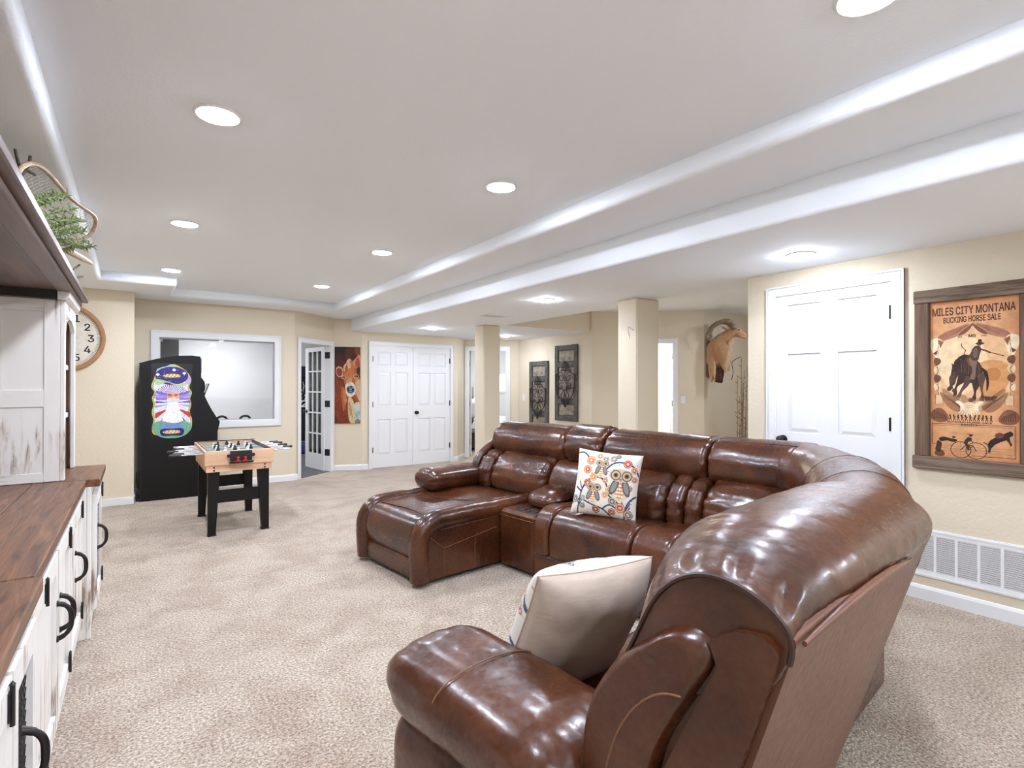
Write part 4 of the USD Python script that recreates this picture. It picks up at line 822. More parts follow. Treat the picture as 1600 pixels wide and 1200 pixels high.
for s_ in (-1, 1):
    for k, c_ in enumerate(('#7a62b8', '#9a86c8', '#8a6fc0')): p.poly([(.53 + s_ * .14, .40 + .03 * k), (.53 + s_ * .42, .36 + .05 * k), (.53 + s_ * .40, .40 + .045 * k), (.53 + s_ * .16, .45 + .02 * k)], c_, sm=False)
    p.poly([(.53 + s_ * .08, .52), (.53 + s_ * .42, .50), (.53 + s_ * .42, .53)], '#4a4f86', sm=False); p.poly([(.53 + s_ * .12, .55), (.53 + s_ * .43, .56), (.53 + s_ * .43, .59)], '#8f8fb8', sm=False)
    p.poly([(.53 + s_ * .10, .60), (.53 + s_ * .42, .66), (.53 + s_ * .44, .71), (.53 + s_ * .40, .73)], '#b8392f', sm=False); p.poly([(.53 + s_ * .10, .63), (.53 + s_ * .30, .77), (.53 + s_ * .26, .78)], '#474a55', sm=False)
p.poly([(.42, .52), (.64, .52), (.80, .80), (.24, .80)], '#efe9ea', sm=False)
p.poly([(.06, .80), (.3, .77), (.55, .80), (.8, .775), (.95, .81), (.95, .90), (.06, .90)], '#6fa487'); p.poly([(.24, .82), (.5, .80), (.78, .82), (.76, .885), (.26, .885)], '#6f8fc0')
p.poly([(.22, .895), (.5, .87), (.80, .895), (.78, .95), (.5, .965), (.24, .95)], '#26205f')
for (x, y, w2) in ((.5, .165, .30), (.5, .915, .30)):
    p.ell(x, y, w2 * .72, .055, '#d8c078')
    for k in range(9): p.line([(x - w2 * .6 + k * w2 * .14, y + .018), (x - w2 * .6 + k * w2 * .14 + .03, y - .018), (x - w2 * .6 + k * w2 * .14 + .06, y + .014)], .014, ('#8a5a2a', '#f0e2a8')[k % 2])
p.speckle(.35, 90, 3)
ar.part('side_art', frame(p.mesh(), (.150, A0 - .0015, .725), (1, 0, 0), (0, 0, 1)), M['print_gloss'], True, 'colourful printed side art with gold border', colors=p.c)
solo('power_cord', 'black power cord on the floor behind the arcade cabinet', 'cord', tube(smooth_path([(.02, 7.98, .30), (.015, 7.85, .25), (.02, 7.72, .12), (.015, 7.66, .03), (.02, 7.60, .008), (.03, 7.68, .007)], 40), .004, 6), M['black'])

# ------------------------------------------------------------------ foosball table
fb = T('foosball_table', 'light wood foosball table on black legs', 'game table', (.79, 5.94, 0))
X0, X1, Y0, Y1, ZB, ZM, ZT = .505, 1.075, 5.44, 6.46, .575, .635, .765
fb.part('upper_rail', box(X0, X1, Y0, Y0 + .02, ZM, ZT, .002), M['light_wood'], False, 'near end board'); fb.part('upper_rail', box(X0, X1, Y1 - .02, Y1, ZM, ZT, .002), M['light_wood'], False)
fb.part('side_board', box(X0, X0 + .02, Y0 + .02, Y1 - .02, ZM, ZT, .002), M['light_wood_b'], False); fb.part('side_board', box(X1 - .02, X1, Y0 + .02, Y1 - .02, ZM, ZT, .002), M['light_wood_b'], False)
fb.part('apron', [box(X0 + .012, X1 - .018, Y0 + .012, Y0 + .032, ZB, ZM, .002)], M['light_wood'], False); fb.part('apron', [box(X0 + .012, X1 - .018, Y1 - .032, Y1 - .012, ZB, ZM, .002)], M['light_wood'], False)
fb.part('apron', box(X0 + .012, X0 + .032, Y0 + .032, Y1 - .032, ZB, ZM, .002), M['light_wood_b'], False); fb.part('apron', box(X1 - .038, X1 - .018, Y0 + .032, Y1 - .032, ZB, ZM, .002), M['light_wood_b'], False)
fl_ = fb.part('playfield', box(X0 + .02, X1 - .02, Y0 + .02, Y1 - .02, .675, .69), mat('field_green', (.10, .16, .10), .5), False, 'dark green playing field')
fb.part('field_line', [box(X0 + .03, X1 - .03, 5.947, 5.953, .690, .6908), box(X0 + .15, X1 - .15, 5.60, 5.605, .690, .6908), box(X0 + .15, X1 - .15, 6.295, 6.30, .690, .6908)], M['white_plastic'], False, parent=fl_)
fb.part('top_trim', [box(X0 + .02, X0 + .028, Y0 + .02, Y1 - .02, .69, ZT + .004), box(X1 - .028, X1 - .02, Y0 + .02, Y1 - .02, .69, ZT + .004), box(X0, X1, Y1 - .022, Y1 - .004, ZT, ZT + .006)], M['black'], False, 'black inner rim')
bolt = lambda x, z: lathe([(1e-4, 0), (.008, 0), (.007, .003), (1e-4, .004)], 12).apply_transform(trimesh.transformations.rotation_matrix(math.pi / 2, (1, 0, 0))).apply_translation([x, Y0 + .012, z])
for x in (X0 + .075, X1 - .075):
    for z in (.590, .618): fb.part('bolt', bolt(x, z), M['black'], 30)
for x, sx in ((X0 + .03, 1), (X1 - .035, -1)):
    for y, sy in ((Y0 + .035, 1), (Y1 - .035, -1)):
        r_ = [[(x + (0 if k in (0, 3) else sx * w1), y + (0 if k in (0, 1) else sy * w2), z) for k in range(4)] for z, w1, w2 in ((.012, .062, .062), (.60, .095, .095))]
        m = loft(r_); lg = fb.part('leg', m, M['black_board'], False, 'tapered black leg')
        fb.part('foot', box(x - .004 * sx, x + sx * .068, y - .004 * sy, y + sy * .068, 0, .012), M['black'], False, parent=lg)
for y in (Y0 + .05, Y1 - .07): fb.part('stretcher', box(X0 + .09, X1 - .10, y, y + .022, .29, .405, .003), M['black_board'], False)
for k in range(8):
    y = Y0 + .115 + .112 * k; z = .735; left = k in (0, 1, 3, 5)
    xa, xb = (X0 - .22 + .03 * (k % 3), X1 + .16 + .03 * (k % 2)) if left else (X0 - .17 - .02 * (k % 3), X1 + .20 - .02 * (k % 2))
    rd = fb.part('rod', tube([(xa, y, z), (xb, y, z)], .0062, 8), M['steel'], 40, 'steel rod')
    g0 = [(.007, 0), (.012, .004), (.0115, .05), (.013, .085), (.009, .092), (1e-4, .093)]
    hg = lathe([(1e-4, 0)] + g0, 14); s_ = -1 if left else 1
    hg.apply_transform(trimesh.transformations.rotation_matrix(math.pi / 2 * s_, (0, 1, 0))); hg.apply_translation([(xa + .05) if left else (xb - .05), y, z]); fb.part('grip', hg, M['black'], 40, 'black rod grip', parent=rd)
    n_ = (1, 2, 3, 3, 3, 3, 2, 1)[k]; mm = M['white_plastic'] if k in (0, 1, 3, 5) else M['black']
    for i in range(n_):
        x = X0 + (X1 - X0) * (i + 1) / (n_ + 1)
        fb.part('player', [box(x - .011, x + .011, y - .006, y + .006, .698, z + .018, .004), box(x - .014, x + .014, y - .007, y + .007, z + .002, z + .024, .005), trimesh.creation.icosphere(2, .010).apply_translation([x, y, z + .034]), box(x - .010, x + .010, y - .012, y + .010, .696, .712, .003), tube([(x - .016, y, z), (x + .016, y, z)], .0095, 10)], mm, 40, parent=rd)
sc = fb.part('scorer_panel', box(.705, .885, Y0 - .022, Y0 - .0005, .672, .76, .004), M['black'], False, 'black panel with side knobs')
for x in (.693, .897): fb.part('side_knob', lathe([(1e-4, 0), (.014, 0), (.014, .02), (1e-4, .022)], 14).apply_transform(trimesh.transformations.rotation_matrix(math.pi / 2, (1, 0, 0))).apply_translation([x, Y0 - .001, .718]), M['black'], 40, parent=sc)
fb.part('tray', [box(.695, .89, Y0 - .075, Y0 - .001, .655, .662, .002), box(.695, .89, Y0 - .075, Y0 - .070, .655, .672, .002)], M['black'], False, 'small black tray')
M['red'] = mat('red_plastic', (.50, .02, .015), .3)
for k, x in enumerate((.765, .825)):
    hp_ = T('air_hockey_pusher', ('left' if k == 0 else 'right') + ' one of the two red pushers in the tray of the foosball table', 'pusher', (x, Y0 - .042, .6625))
    hp_.part('disc', lathe([(1e-4, .6625), (.027, .6625), (.028, .67), (.022, .676), (1e-4, .677)], 24, (x, Y0 - .042, 0)), M['red'], 40); hp_.part('knob', lathe([(.012, .676), (.010, .69), (.014, .70), (.011, .708), (1e-4, .711)], 20, (x, Y0 - .042, 0)), M['red'], 40)
# ------------------------------------------------------------------ cow painting on the narrow wall
w_, h_ = .392, 1.225
p = Paint(w_, h_, 130, '#6b2a14'); rn = random.Random(8)
yy = 1 - p.Y / h_; xx = p.X / w_
g1 = np.clip((yy - .05) / .6, 0, 1)[:, None]; d0, d1_ = hexrgb('#241512'), hexrgb('#8f3a17'); p.c = d0 * (1 - g1) + d1_ * g1
g2 = np.clip((yy - .75) / .25, 0, 1)[:, None] * np.clip(1 - xx * 1.3, 0, 1)[:, None]; p.c = p.c * (1 - .75 * g2) + hexrgb('#3a1410') * .75 * g2
p.poly([(.45, .0), (1.0, .0), (1.0, .16), (.75, .10), (.5, .16)], '#5a2a1a', .8); p.poly([(.78, .02), (1, .02), (1, .12), (.85, .10)], '#8c4a25', .7)
for k in range(60): x, y = rn.random() * .9, rn.uniform(.3, .95); p.line([(x, y), (x + rn.uniform(-.05, .08), y + .05), (x + .03, y + .10)], .02, rn.choice(['#8f3a18', '#a8481f', '#6a2412', '#b85c2c']), .45)
p.poly([(.33, .52), (.47, .58), (.45, .75), (.36, .84), (.28, .72)], '#b8622f'); p.poly([(.36, .55), (.43, .6), (.40, .76), (.34, .68)], '#d08a56', .7)
p.poly([(.78, .42), (1.0, .40), (1.0, .72), (.85, .70)], '#b45a2a'); p.poly([(.94, .42), (1.0, .42), (1.0, .72), (.96, .7)], '#d9b38c')
p.poly([(.60, .64), (.72, .70), (.80, .85), (.84, 1.0), (.66, 1.0), (.54, .90), (.52, .78)], '#d9c49a'); p.poly([(.58, .72), (.66, .80), (.68, .92), (.60, .88)], '#b98f5c', .8)
p.poly([(.78, .74), (1.0, .72), (1.0, .96), (.9, .98), (.80, .86)], '#cdd2bc'); p.poly([(.85, .85), (.98, .84), (.96, .90), (.9, .95)], '#7fb0b5', .8); p.poly([(.82, .96), (.95, .95), (.95, 1.0), (.82, 1.0)], '#8a7a6a')
p.poly([(.42, .22), (.56, .16), (.70, .18), (.84, .26), (.86, .40), (.80, .50), (.78, .60), (.66, .645), (.50, .63), (.44, .56), (.36, .44), (.34, .32)], '#c46a35')
p.poly([(.44, .24), (.56, .19), (.68, .21), (.74, .30), (.66, .42), (.50, .40), (.42, .32)], '#cf7a42'); p.poly([(.50, .24), (.58, .20), (.62, .26), (.56, .28)], '#e0b088'); p.poly([(.50, .42), (.60, .40), (.64, .50), (.52, .52)], '#d89a68')
p.poly([(.34, .26), (.46, .20), (.55, .155), (.62, .16), (.58, .19), (.46, .24), (.38, .32)], '#e3bb92'); p.poly([(.40, .29), (.46, .24), (.50, .30), (.44, .34)], '#b0562a')
p.poly([(.04, .30), (.14, .255), (.28, .27), (.33, .33), (.28, .39), (.16, .395), (.07, .36)], '#dca588'); p.poly([(.08, .305), (.16, .275), (.27, .30), (.28, .35), (.20, .385), (.11, .36)], '#7a2c18'); p.poly([(.12, .31), (.2, .30), (.24, .34), (.16, .36)], '#a8452a')
p.poly([(.70, .20), (.84, .14), (.95, .10), (1.0, .13), (1.0, .22), (.96, .30), (.86, .28)], '#d99a70'); p.poly([(.80, .20), (.92, .14), (.97, .18), (.92, .27), (.84, .26)], '#b3552f'); p.poly([(.86, .29), (.98, .26), (1.0, .33), (.92, .345)], '#4a2418')
for x, y in ((.365, .40), (.84, .385)):
    p.ell(x, y, .10, .075, '#e2c09c'); p.ell(x, y, .075, .055, '#2a1a16'); p.ell(x + .01, y - .005, .03, .022, '#8a8f90'); p.ell(x - .02, y + .01, .02, .015, '#ffffff', a=.7)
p.poly([(.42, .50), (.52, .47), (.72, .47), (.80, .52), (.82, .58), (.74, .635), (.60, .655), (.48, .63), (.43, .57)], '#ece0cc')
p.poly([(.48, .53), (.58, .51), (.70, .51), (.77, .54), (.76, .585), (.68, .605), (.56, .605), (.49, .58)], '#3f5a68'); p.ell(.54, .55, .04, .05, '#10161c'); p.ell(.71, .55, .04, .05, '#10161c'); p.line([(.56, .53), (.62, .56), (.7, .53)], .03, '#9fb3b8'); p.ell(.62, .585, .05, .02, '#8fa5aa')
p.c = p.c * .80
for k in range(900):
    i_ = rn.randrange(len(p.c)); x, y = p.X[i_] / w_, 1 - p.Y[i_] / h_; f_ = rn.choice((.62, .78, .9, 1.12, 1.3)); a_ = rn.uniform(-.5, .5) + (1.57 if y > .15 else .6); l_ = rn.uniform(.02, .06)
    p.line([(x, y), (x + l_ * math.cos(a_), y + l_ * .45 * math.sin(a_))], rn.uniform(.012, .026), np.clip(p.c[i_] * f_ + .01 * (f_ > 1), 0, 1), .55, sm=False)
p.speckle(.20, 60, 2)
cw = T('cow_painting', 'tall narrow canvas painting of a brown cow against dark red', 'painting', tuple(on_wall('cow', .205, .755)))
cw.part('stretcher', wframe(box(.010, .402, .755, 1.98, .001, .026, .002), 'cow'), mat('canvas_edge', (.16, .05, .025), .7), False)
cw.part('canvas', wframe(shift(p.mesh(), (.010, .755, .0268)), 'cow'), M['print'], True, 'painted cow face with pale muzzle', colors=p.c)

# ------------------------------------------------------------------ rodeo poster
w_, h_ = .414, .96
p = Paint(w_, h_, 260, '#cf9a6c'); rn = random.Random(4); xx = p.X / w_; yy = 1 - p.Y / h_
e_ = np.minimum(np.minimum(xx, 1 - xx) * 2.2, np.minimum(yy, 1 - yy) * 4); k_ = np.clip(1 - e_ / .5, 0, 1)[:, None] ** 1.5; p.c = p.c * (1 - .5 * k_) + hexrgb('#b0663a') * .5 * k_
p.poly([(.10, .22), (.3, .20), (.5, .17), (.7, .20), (.9, .22), (.92, .45), (.86, .62), (.5, .66), (.14, .62), (.08, .45)], '#dcb082'); p.poly([(.15, .26), (.5, .24), (.62, .3), (.6, .5), (.35, .6), (.15, .5)], '#e8cca2', .8)
p.poly([(.58, .40), (.85, .40), (.86, .55), (.7, .62), (.58, .58)], '#c07c3c', .7); p.poly([(.64, .45), (.78, .44), (.78, .50), (.66, .50)], '#a86430', .6)
for s_ in (0, 1):
    X_ = (lambda x: x) if s_ == 0 else (lambda x: 1 - x)
    p.poly([(X_(.46), .155), (X_(.30), .175), (X_(.10), .225), (X_(.08), .245), (X_(.25), .24), (X_(.40), .20)], '#a8745c'); p.poly([(X_(.5), .15), (X_(.42), .21), (X_(.34), .225), (X_(.46), .165)], '#7a4a36')
    for k in range(6): p.line([(X_(.46 - .02 * k), .158 + .006 * k), (X_(.28 - .02 * k), .185 + .010 * k), (X_(.09), .228 + .003 * k)], .005, '#6e4230', .8)
    p.poly([(X_(.04), .235), (X_(.10), .235), (X_(.13), .32), (X_(.08), .36), (X_(.03), .33)], '#e6d2ae'); p.poly([(X_(.09), .24), (X_(.16), .26), (X_(.12), .30)], '#8a5638'); p.poly([(X_(.03), .33), (X_(.09), .31), (X_(.07), .345)], '#5e3c2a')
    for k in range(4): y = .36 + .055 * k; p.poly([(X_(.06), y), (X_(.12), y + .01), (X_(.12), y + .035), (X_(.07), y + .05)], ('#6a4632', '#dcc39a')[k % 2]); p.line([(X_(.06), y), (X_(.10), y + .03), (X_(.07), y + .05)], .007, '#4e3324')
    p.line([(X_(.10), .25), (X_(.085), .45), (X_(.10), .60)], .006, '#7a5238')
    p.poly([(X_(.06), .60), (X_(.15), .60), (X_(.15), .66), (X_(.06), .66)], '#d6b48c', sm=False); p.line([(X_(.06), .60), (X_(.15), .60), (X_(.15), .66), (X_(.06), .66), (X_(.06), .60)], .005, '#7a5238', sm=False)
    p.poly([(X_(.12), .58), (X_(.25), .63), (X_(.40), .675), (X_(.36), .70), (X_(.2), .67)], '#8a5b3c', .8); p.poly([(X_(.15), .56), (X_(.28), .60), (X_(.36), .64), (X_(.22), .63)], '#6b4430', .6)
    for k in range(5): p.line([(X_(.14 + .02 * k), .585 + .01 * k), (X_(.26 + .02 * k), .635 + .01 * k), (X_(.40), .672 + .007 * k)], .005, '#553524')
    p.poly([(X_(.03), .70), (X_(.12), .685), (X_(.20), .72), (X_(.22), .755), (X_(.03), .765)], '#6b3f2a', .85)
    for k in range(7): p.line([(X_(.04 + .025 * k), .755), (X_(.05 + .02 * k), .70 + .005 * k)], .008, '#3e2619')
DK = '#33241d'
# bucking horse (head low at the left, hind legs planted, forelegs lifted) and its rider
BR, MD, LT = '#3b2a22', '#574034', '#7b6150'
p.poly([(.29, .40), (.34, .36), (.41, .345), (.49, .36), (.56, .39), (.605, .43), (.615, .48), (.59, .53), (.55, .535), (.50, .50), (.44, .49), (.38, .475), (.33, .455)], BR)
p.poly([(.30, .385), (.36, .355), (.385, .42), (.35, .465), (.31, .50), (.285, .535), (.25, .545), (.232, .52), (.245, .47), (.265, .42)], BR); p.poly([(.242, .475), (.285, .455), (.298, .485), (.268, .535), (.244, .545), (.230, .525)], MD)
p.poly([(.262, .425), (.255, .395), (.278, .408)], BR); p.poly([(.285, .41), (.285, .38), (.303, .396)], BR); p.ell(.268, .47, .008, .008, '#16100d')
for k in range(7): p.line([(.305 + .018 * k, .375 - .004 * k), (.29 + .02 * k, .41), (.282 + .02 * k, .445 - .002 * k)], .010, '#211812', .9)
p.poly([(.37, .46), (.42, .48), (.40, .52), (.355, .535), (.318, .555), (.312, .60), (.288, .61), (.290, .56), (.315, .52)], BR); p.poly([(.43, .48), (.47, .49), (.455, .535), (.415, .56), (.375, .585), (.345, .615), (.318, .615), (.33, .595), (.37, .555), (.40, .52)], MD)
p.poly([(.515, .49), (.575, .50), (.575, .54), (.545, .57), (.535, .60), (.52, .635), (.495, .635), (.505, .60), (.505, .56)], BR); p.poly([(.575, .47), (.62, .465), (.628, .52), (.612, .565), (.620, .60), (.608, .64), (.585, .64), (.592, .60), (.585, .56), (.565, .52)], MD)
p.poly([(.605, .43), (.645, .445), (.675, .49), (.675, .545), (.655, .575), (.65, .52), (.63, .475)], '#2a1d17')
for k in range(12): x = .36 + .020 * k; p.line([(x, .372 + .004 * k), (x + .012, .41 + .003 * k), (x + .008, .455 + .003 * k)], .007, (LT, MD)[k % 2], .55)
p.poly([(.445, .37), (.50, .36), (.53, .40), (.50, .425), (.455, .41)], '#6d4630'); p.poly([(.47, .365), (.53, .365), (.545, .41), (.53, .465), (.505, .505), (.485, .50), (.495, .45), (.475, .41)], LT); p.poly([(.485, .50), (.51, .505), (.50, .525), (.465, .52)], BR)
p.poly([(.475, .365), (.49, .32), (.53, .295), (.575, .295), (.595, .315), (.575, .355), (.55, .385), (.51, .385)], '#4a382e'); p.poly([(.50, .33), (.54, .305), (.56, .33), (.53, .37)], LT, .7)
p.ell(.575, .285, .024, .024, '#8a6a50'); p.poly([(.53, .278), (.555, .272), (.565, .255), (.595, .255), (.602, .272), (.63, .278), (.58, .288)], BR)
p.line([(.585, .315), (.64, .325), (.69, .338)], .022, '#4a382e'); p.line([(.69, .338), (.77, .35), (.84, .362)], .012, BR); p.line([(.50, .335), (.455, .355), (.42, .38)], .018, '#4a382e'); p.line([(.42, .38), (.40, .345), (.415, .315), (.385, .30), (.37, .275)], .009, BR)
for x, y in ((.22, .55), (.26, .57), (.20, .56), (.45, .63), (.63, .62), (.70, .62)): p.poly([(x, y), (x + .03, y - .012), (x + .05, y + .008), (x + .02, y + .015)], '#4f3626')
for x, y, r_ in ((.25, .62, .10), (.45, .635, .09), (.66, .63, .12), (.36, .61, .07)): p.ell(x, y, r_, r_ * .5, '#7d573c', a=.5)
for x, y, r_ in ((.62, .61, .03), (.68, .62, .05), (.74, .61, .03)): p.ell(x, y, r_, r_ * .6, '#443026', a=.85)
# pale eagle-like badge (plain wings and shield)
for s_ in (-1, 1):
    p.poly([(.46, .655), (.46 + s_ * .05, .655), (.46 + s_ * .13, .635), (.46 + s_ * .16, .64), (.46 + s_ * .11, .665), (.46 + s_ * .10, .70), (.46 + s_ * .04, .705)], '#ead9b8')
    for k in range(4): p.line([(.46 + s_ * (.02 + .015 * k), .69), (.46 + s_ * (.03 + .03 * k), .725 - .005 * k)], .018, '#ead9b8'); p.line([(.46 + s_ * (.03 + .015 * k), .695), (.46 + s_ * (.04 + .03 * k), .725 - .005 * k)], .004, '#7a5a40')
p.poly([(.41, .65), (.51, .65), (.51, .69), (.46, .715), (.41, .69)], '#e2c9a0'); p.line([(.43, .665), (.49, .665)], .005, '#6b4a34', sm=False); p.line([(.43, .678), (.49, .678)], .005, '#6b4a34', sm=False)
for k in range(11):
    x = .24 + .046 * k; a_ = rn.uniform(-.01, .012); p.ell(x + a_, .727, .010, .010, DK); p.line([(x + a_, .731), (x, .744)], .016, DK); p.line([(x, .744), (x - .012, .760)], .009, DK); p.line([(x, .744), (x + .013, .760)], .009, DK); p.line([(x - .016, .737 + a_), (x + .016, .741)], .007, DK)
p.line([(.02, .785), (.96, .785), (.96, .975), (.5, .978)], .008, '#4a2c1c', sm=False); p.line([(.02, .785), (.02, .92), (.06, .92)], .008, '#4a2c1c', sm=False); p.line([(.035, .795), (.945, .795), (.945, .96)], .004, '#4a2c1c', sm=False)
for k in range(11): p.line([(.20 + .02 * (k % 3), .835 + .008 * k), (.60 - .03 * (k % 4), .835 + .008 * k)], .004, '#9a6236', .6)
for y in (.925, .94, .955): p.line([(.14, y), (.92, y)], .004, '#5a3a26', .7)
p.poly([(.66, .91), (.675, .885), (.70, .87), (.78, .845), (.86, .825), (.905, .812), (.935, .825), (.93, .84), (.895, .85), (.905, .875), (.925, .895), (.905, .905), (.885, .88), (.86, .868), (.79, .885), (.74, .90), (.70, .925), (.69, .95), (.665, .95), (.672, .925)], DK, sm=False) if True else p.poly([(.66, .905), (.70, .875), (.76, .85), (.84, .83), (.90, .825), (.93, .84), (.88, .86), (.90, .89), (.87, .905), (.86, .875), (.78, .88), (.72, .90), (.67, .935), (.65, .93)], DK); p.poly([(.74, .845), (.80, .825), (.84, .84), (.78, .86)], '#6e3a36'); p.line([(.62, .89), (.66, .90)], .012, DK)
for x in (.36, .535):
    g_ = Point(x * w_, (1 - .945) * h_); r_ = .052 * w_ / .43; p.fill(g_.buffer(r_).difference(g_.buffer(r_ - .004)), DK)
    for a in range(0, 180, 30): dx, dy = math.cos(math.radians(a)) * r_, math.sin(math.radians(a)) * r_; p.fill(LineString([(x * w_ - dx, g_.y - dy), (x * w_ + dx, g_.y + dy)]).buffer(.0005), DK, .6)
p.line([(.36, .945), (.42, .915), (.50, .915), (.535, .945)], .010, DK, sm=False); p.line([(.42, .915), (.445, .945), (.50, .915)], .009, DK, sm=False); p.poly([(.40, .905), (.42, .875), (.46, .862), (.49, .875), (.44, .90), (.46, .925), (.44, .945), (.42, .915)], '#3d2a20'); p.ell(.475, .852, .018, .018, DK); p.line([(.46, .875), (.50, .895)], .012, DK); p.line([(.44, .845), (.50, .847)], .008, DK)
p.poly([(.10, .885), (.14, .87), (.26, .878), (.32, .885), (.31, .895), (.20, .893), (.11, .895)], DK); p.ell(.28, .868, .022, .014, DK); p.poly([(.07, .92), (.09, .895), (.12, .90), (.13, .94), (.10, .97), (.07, .965)], '#4a3022'); p.poly([(.05, .97), (.14, .955), (.17, .985), (.05, .985)], '#3d2619', .8)
p.speckle(.20, 40, 6)
po = T('framed_poster', 'vintage brown rodeo poster in a rustic grey wood frame beside the panel door', 'poster', tuple(on_wall('right', 1.44, .836)))
S0, S1 = 1.232, 1.646
po.part('backing', wframe(box(S0 - .02, S1 + .02, .90, 1.89, .001, .010), 'right'), M['grey_wood_z'], False)
pr = po.part('print', wframe(shift(p.mesh(), (S0, .916, .0112)), 'right'), M['print'], True, 'brown toned poster print of a bucking horse and rider', colors=p.c)
ink = mat('poster_ink', hexrgb('#4a2318'), .7)
L_ = [lettering('MILES CITY MONTANA', S0 + .205, 1.790, .046, .388), lettering('BUCKING HORSE SALE', S0 + .200, 1.742, .034, .268), lettering('EST.', S0 + .150, 1.648, .009, .026), lettering('MS', S0 + .205, 1.648, .017, .035), lettering('1914', S0 + .258, 1.648, .009, .026), lettering('BUCKING HORSE SALE', S0 + .19, 1.131, .010, .21), lettering('EVENTS', S0 + .19, 1.116, .010, .075)]
for n_, m in zip(('headline',) * len(L_), L_): po.part(n_, wframe(shift(m, (0, 0, .0114)), 'right'), ink, False, parent=pr)
F_ = .083
po.part('frame_rail', wframe(box(1.148, 1.735, 1.876, 1.958, .002, .034, .004), 'right'), M['grey_wood'], False, 'weathered top rail'); po.part('frame_rail', wframe(box(1.140, 1.735, .836, .914, .002, .034, .004), 'right'), M['grey_wood'], False, 'weathered bottom rail')
po.part('frame_stile', wframe(box(1.152, 1.226, .9145, 1.8755, .002, .030, .004), 'right'), M['grey_wood_z'], False); po.part('frame_stile', wframe(box(1.652, 1.728, .9145, 1.8755, .002, .030, .004), 'right'), M['grey_wood_z'], False)

# ------------------------------------------------------------------ return air grille
gg = T('vent_grille', 'white louvred return air grille low on the wall below the poster', 'air vent', tuple(on_wall('right', 1.42, .148)))
s0, s1, c0, c1 = 1.122, 1.70, 1.152, 1.668
cols = [(c0 + (c1 - c0 + .014) * k / 5, c0 + (c1 - c0 + .014) * (k + 1) / 5 - .014) for k in range(5)]
gp = shapely.box(s0, .148, s1, .452).difference(unary_union([shapely.box(a, .185, b, .415) for a, b in cols]))
gg.part('face_plate', [wframe(prism(gp, .008), 'right', 0, 0, .0005), wframe(prism(shapely.box(s0 + .006, .154, s1 - .006, .446).difference(shapely.box(s0 + .016, .164, s1 - .016, .436)), .003), 'right', 0, 0, .0085)], M['trim'], False)
gg.part('backing', wframe(box(c0, c1, .185, .415, .0002, .0008), 'right'), mat('vent_dark', (.10, .085, .07), .8), False)
for a, b in cols:
    for k in range(19): gg.part('slat', wframe(rot(box(a, b, -.0056, .0056, -.0007, .0007), 24, (1, 0, 0)).apply_translation([0, .191 + .0121 * k, .0052]), 'right'), M['trim'], False)

# ------------------------------------------------------------------ switches
def switch(label, w, s, z):
    t = T('light_switch', label, 'light switch', tuple(on_wall(w, s, z)))
    t.part('plate', wframe(box(s - .036, s + .036, z - .058, z + .058, .0003, .007, .003), w), M['white_plastic'], False); t.part('toggle', wframe(box(s - .005, s + .005, z - .012, z + .012, .007, .016, .002), w), M['white_plastic'], False)
switch('white light switch right of the bright angled doorway', 'bath', 1.44, 1.136); switch('white light switch between bedroom doorway and the metal panels', 'hall', .18, 1.141)

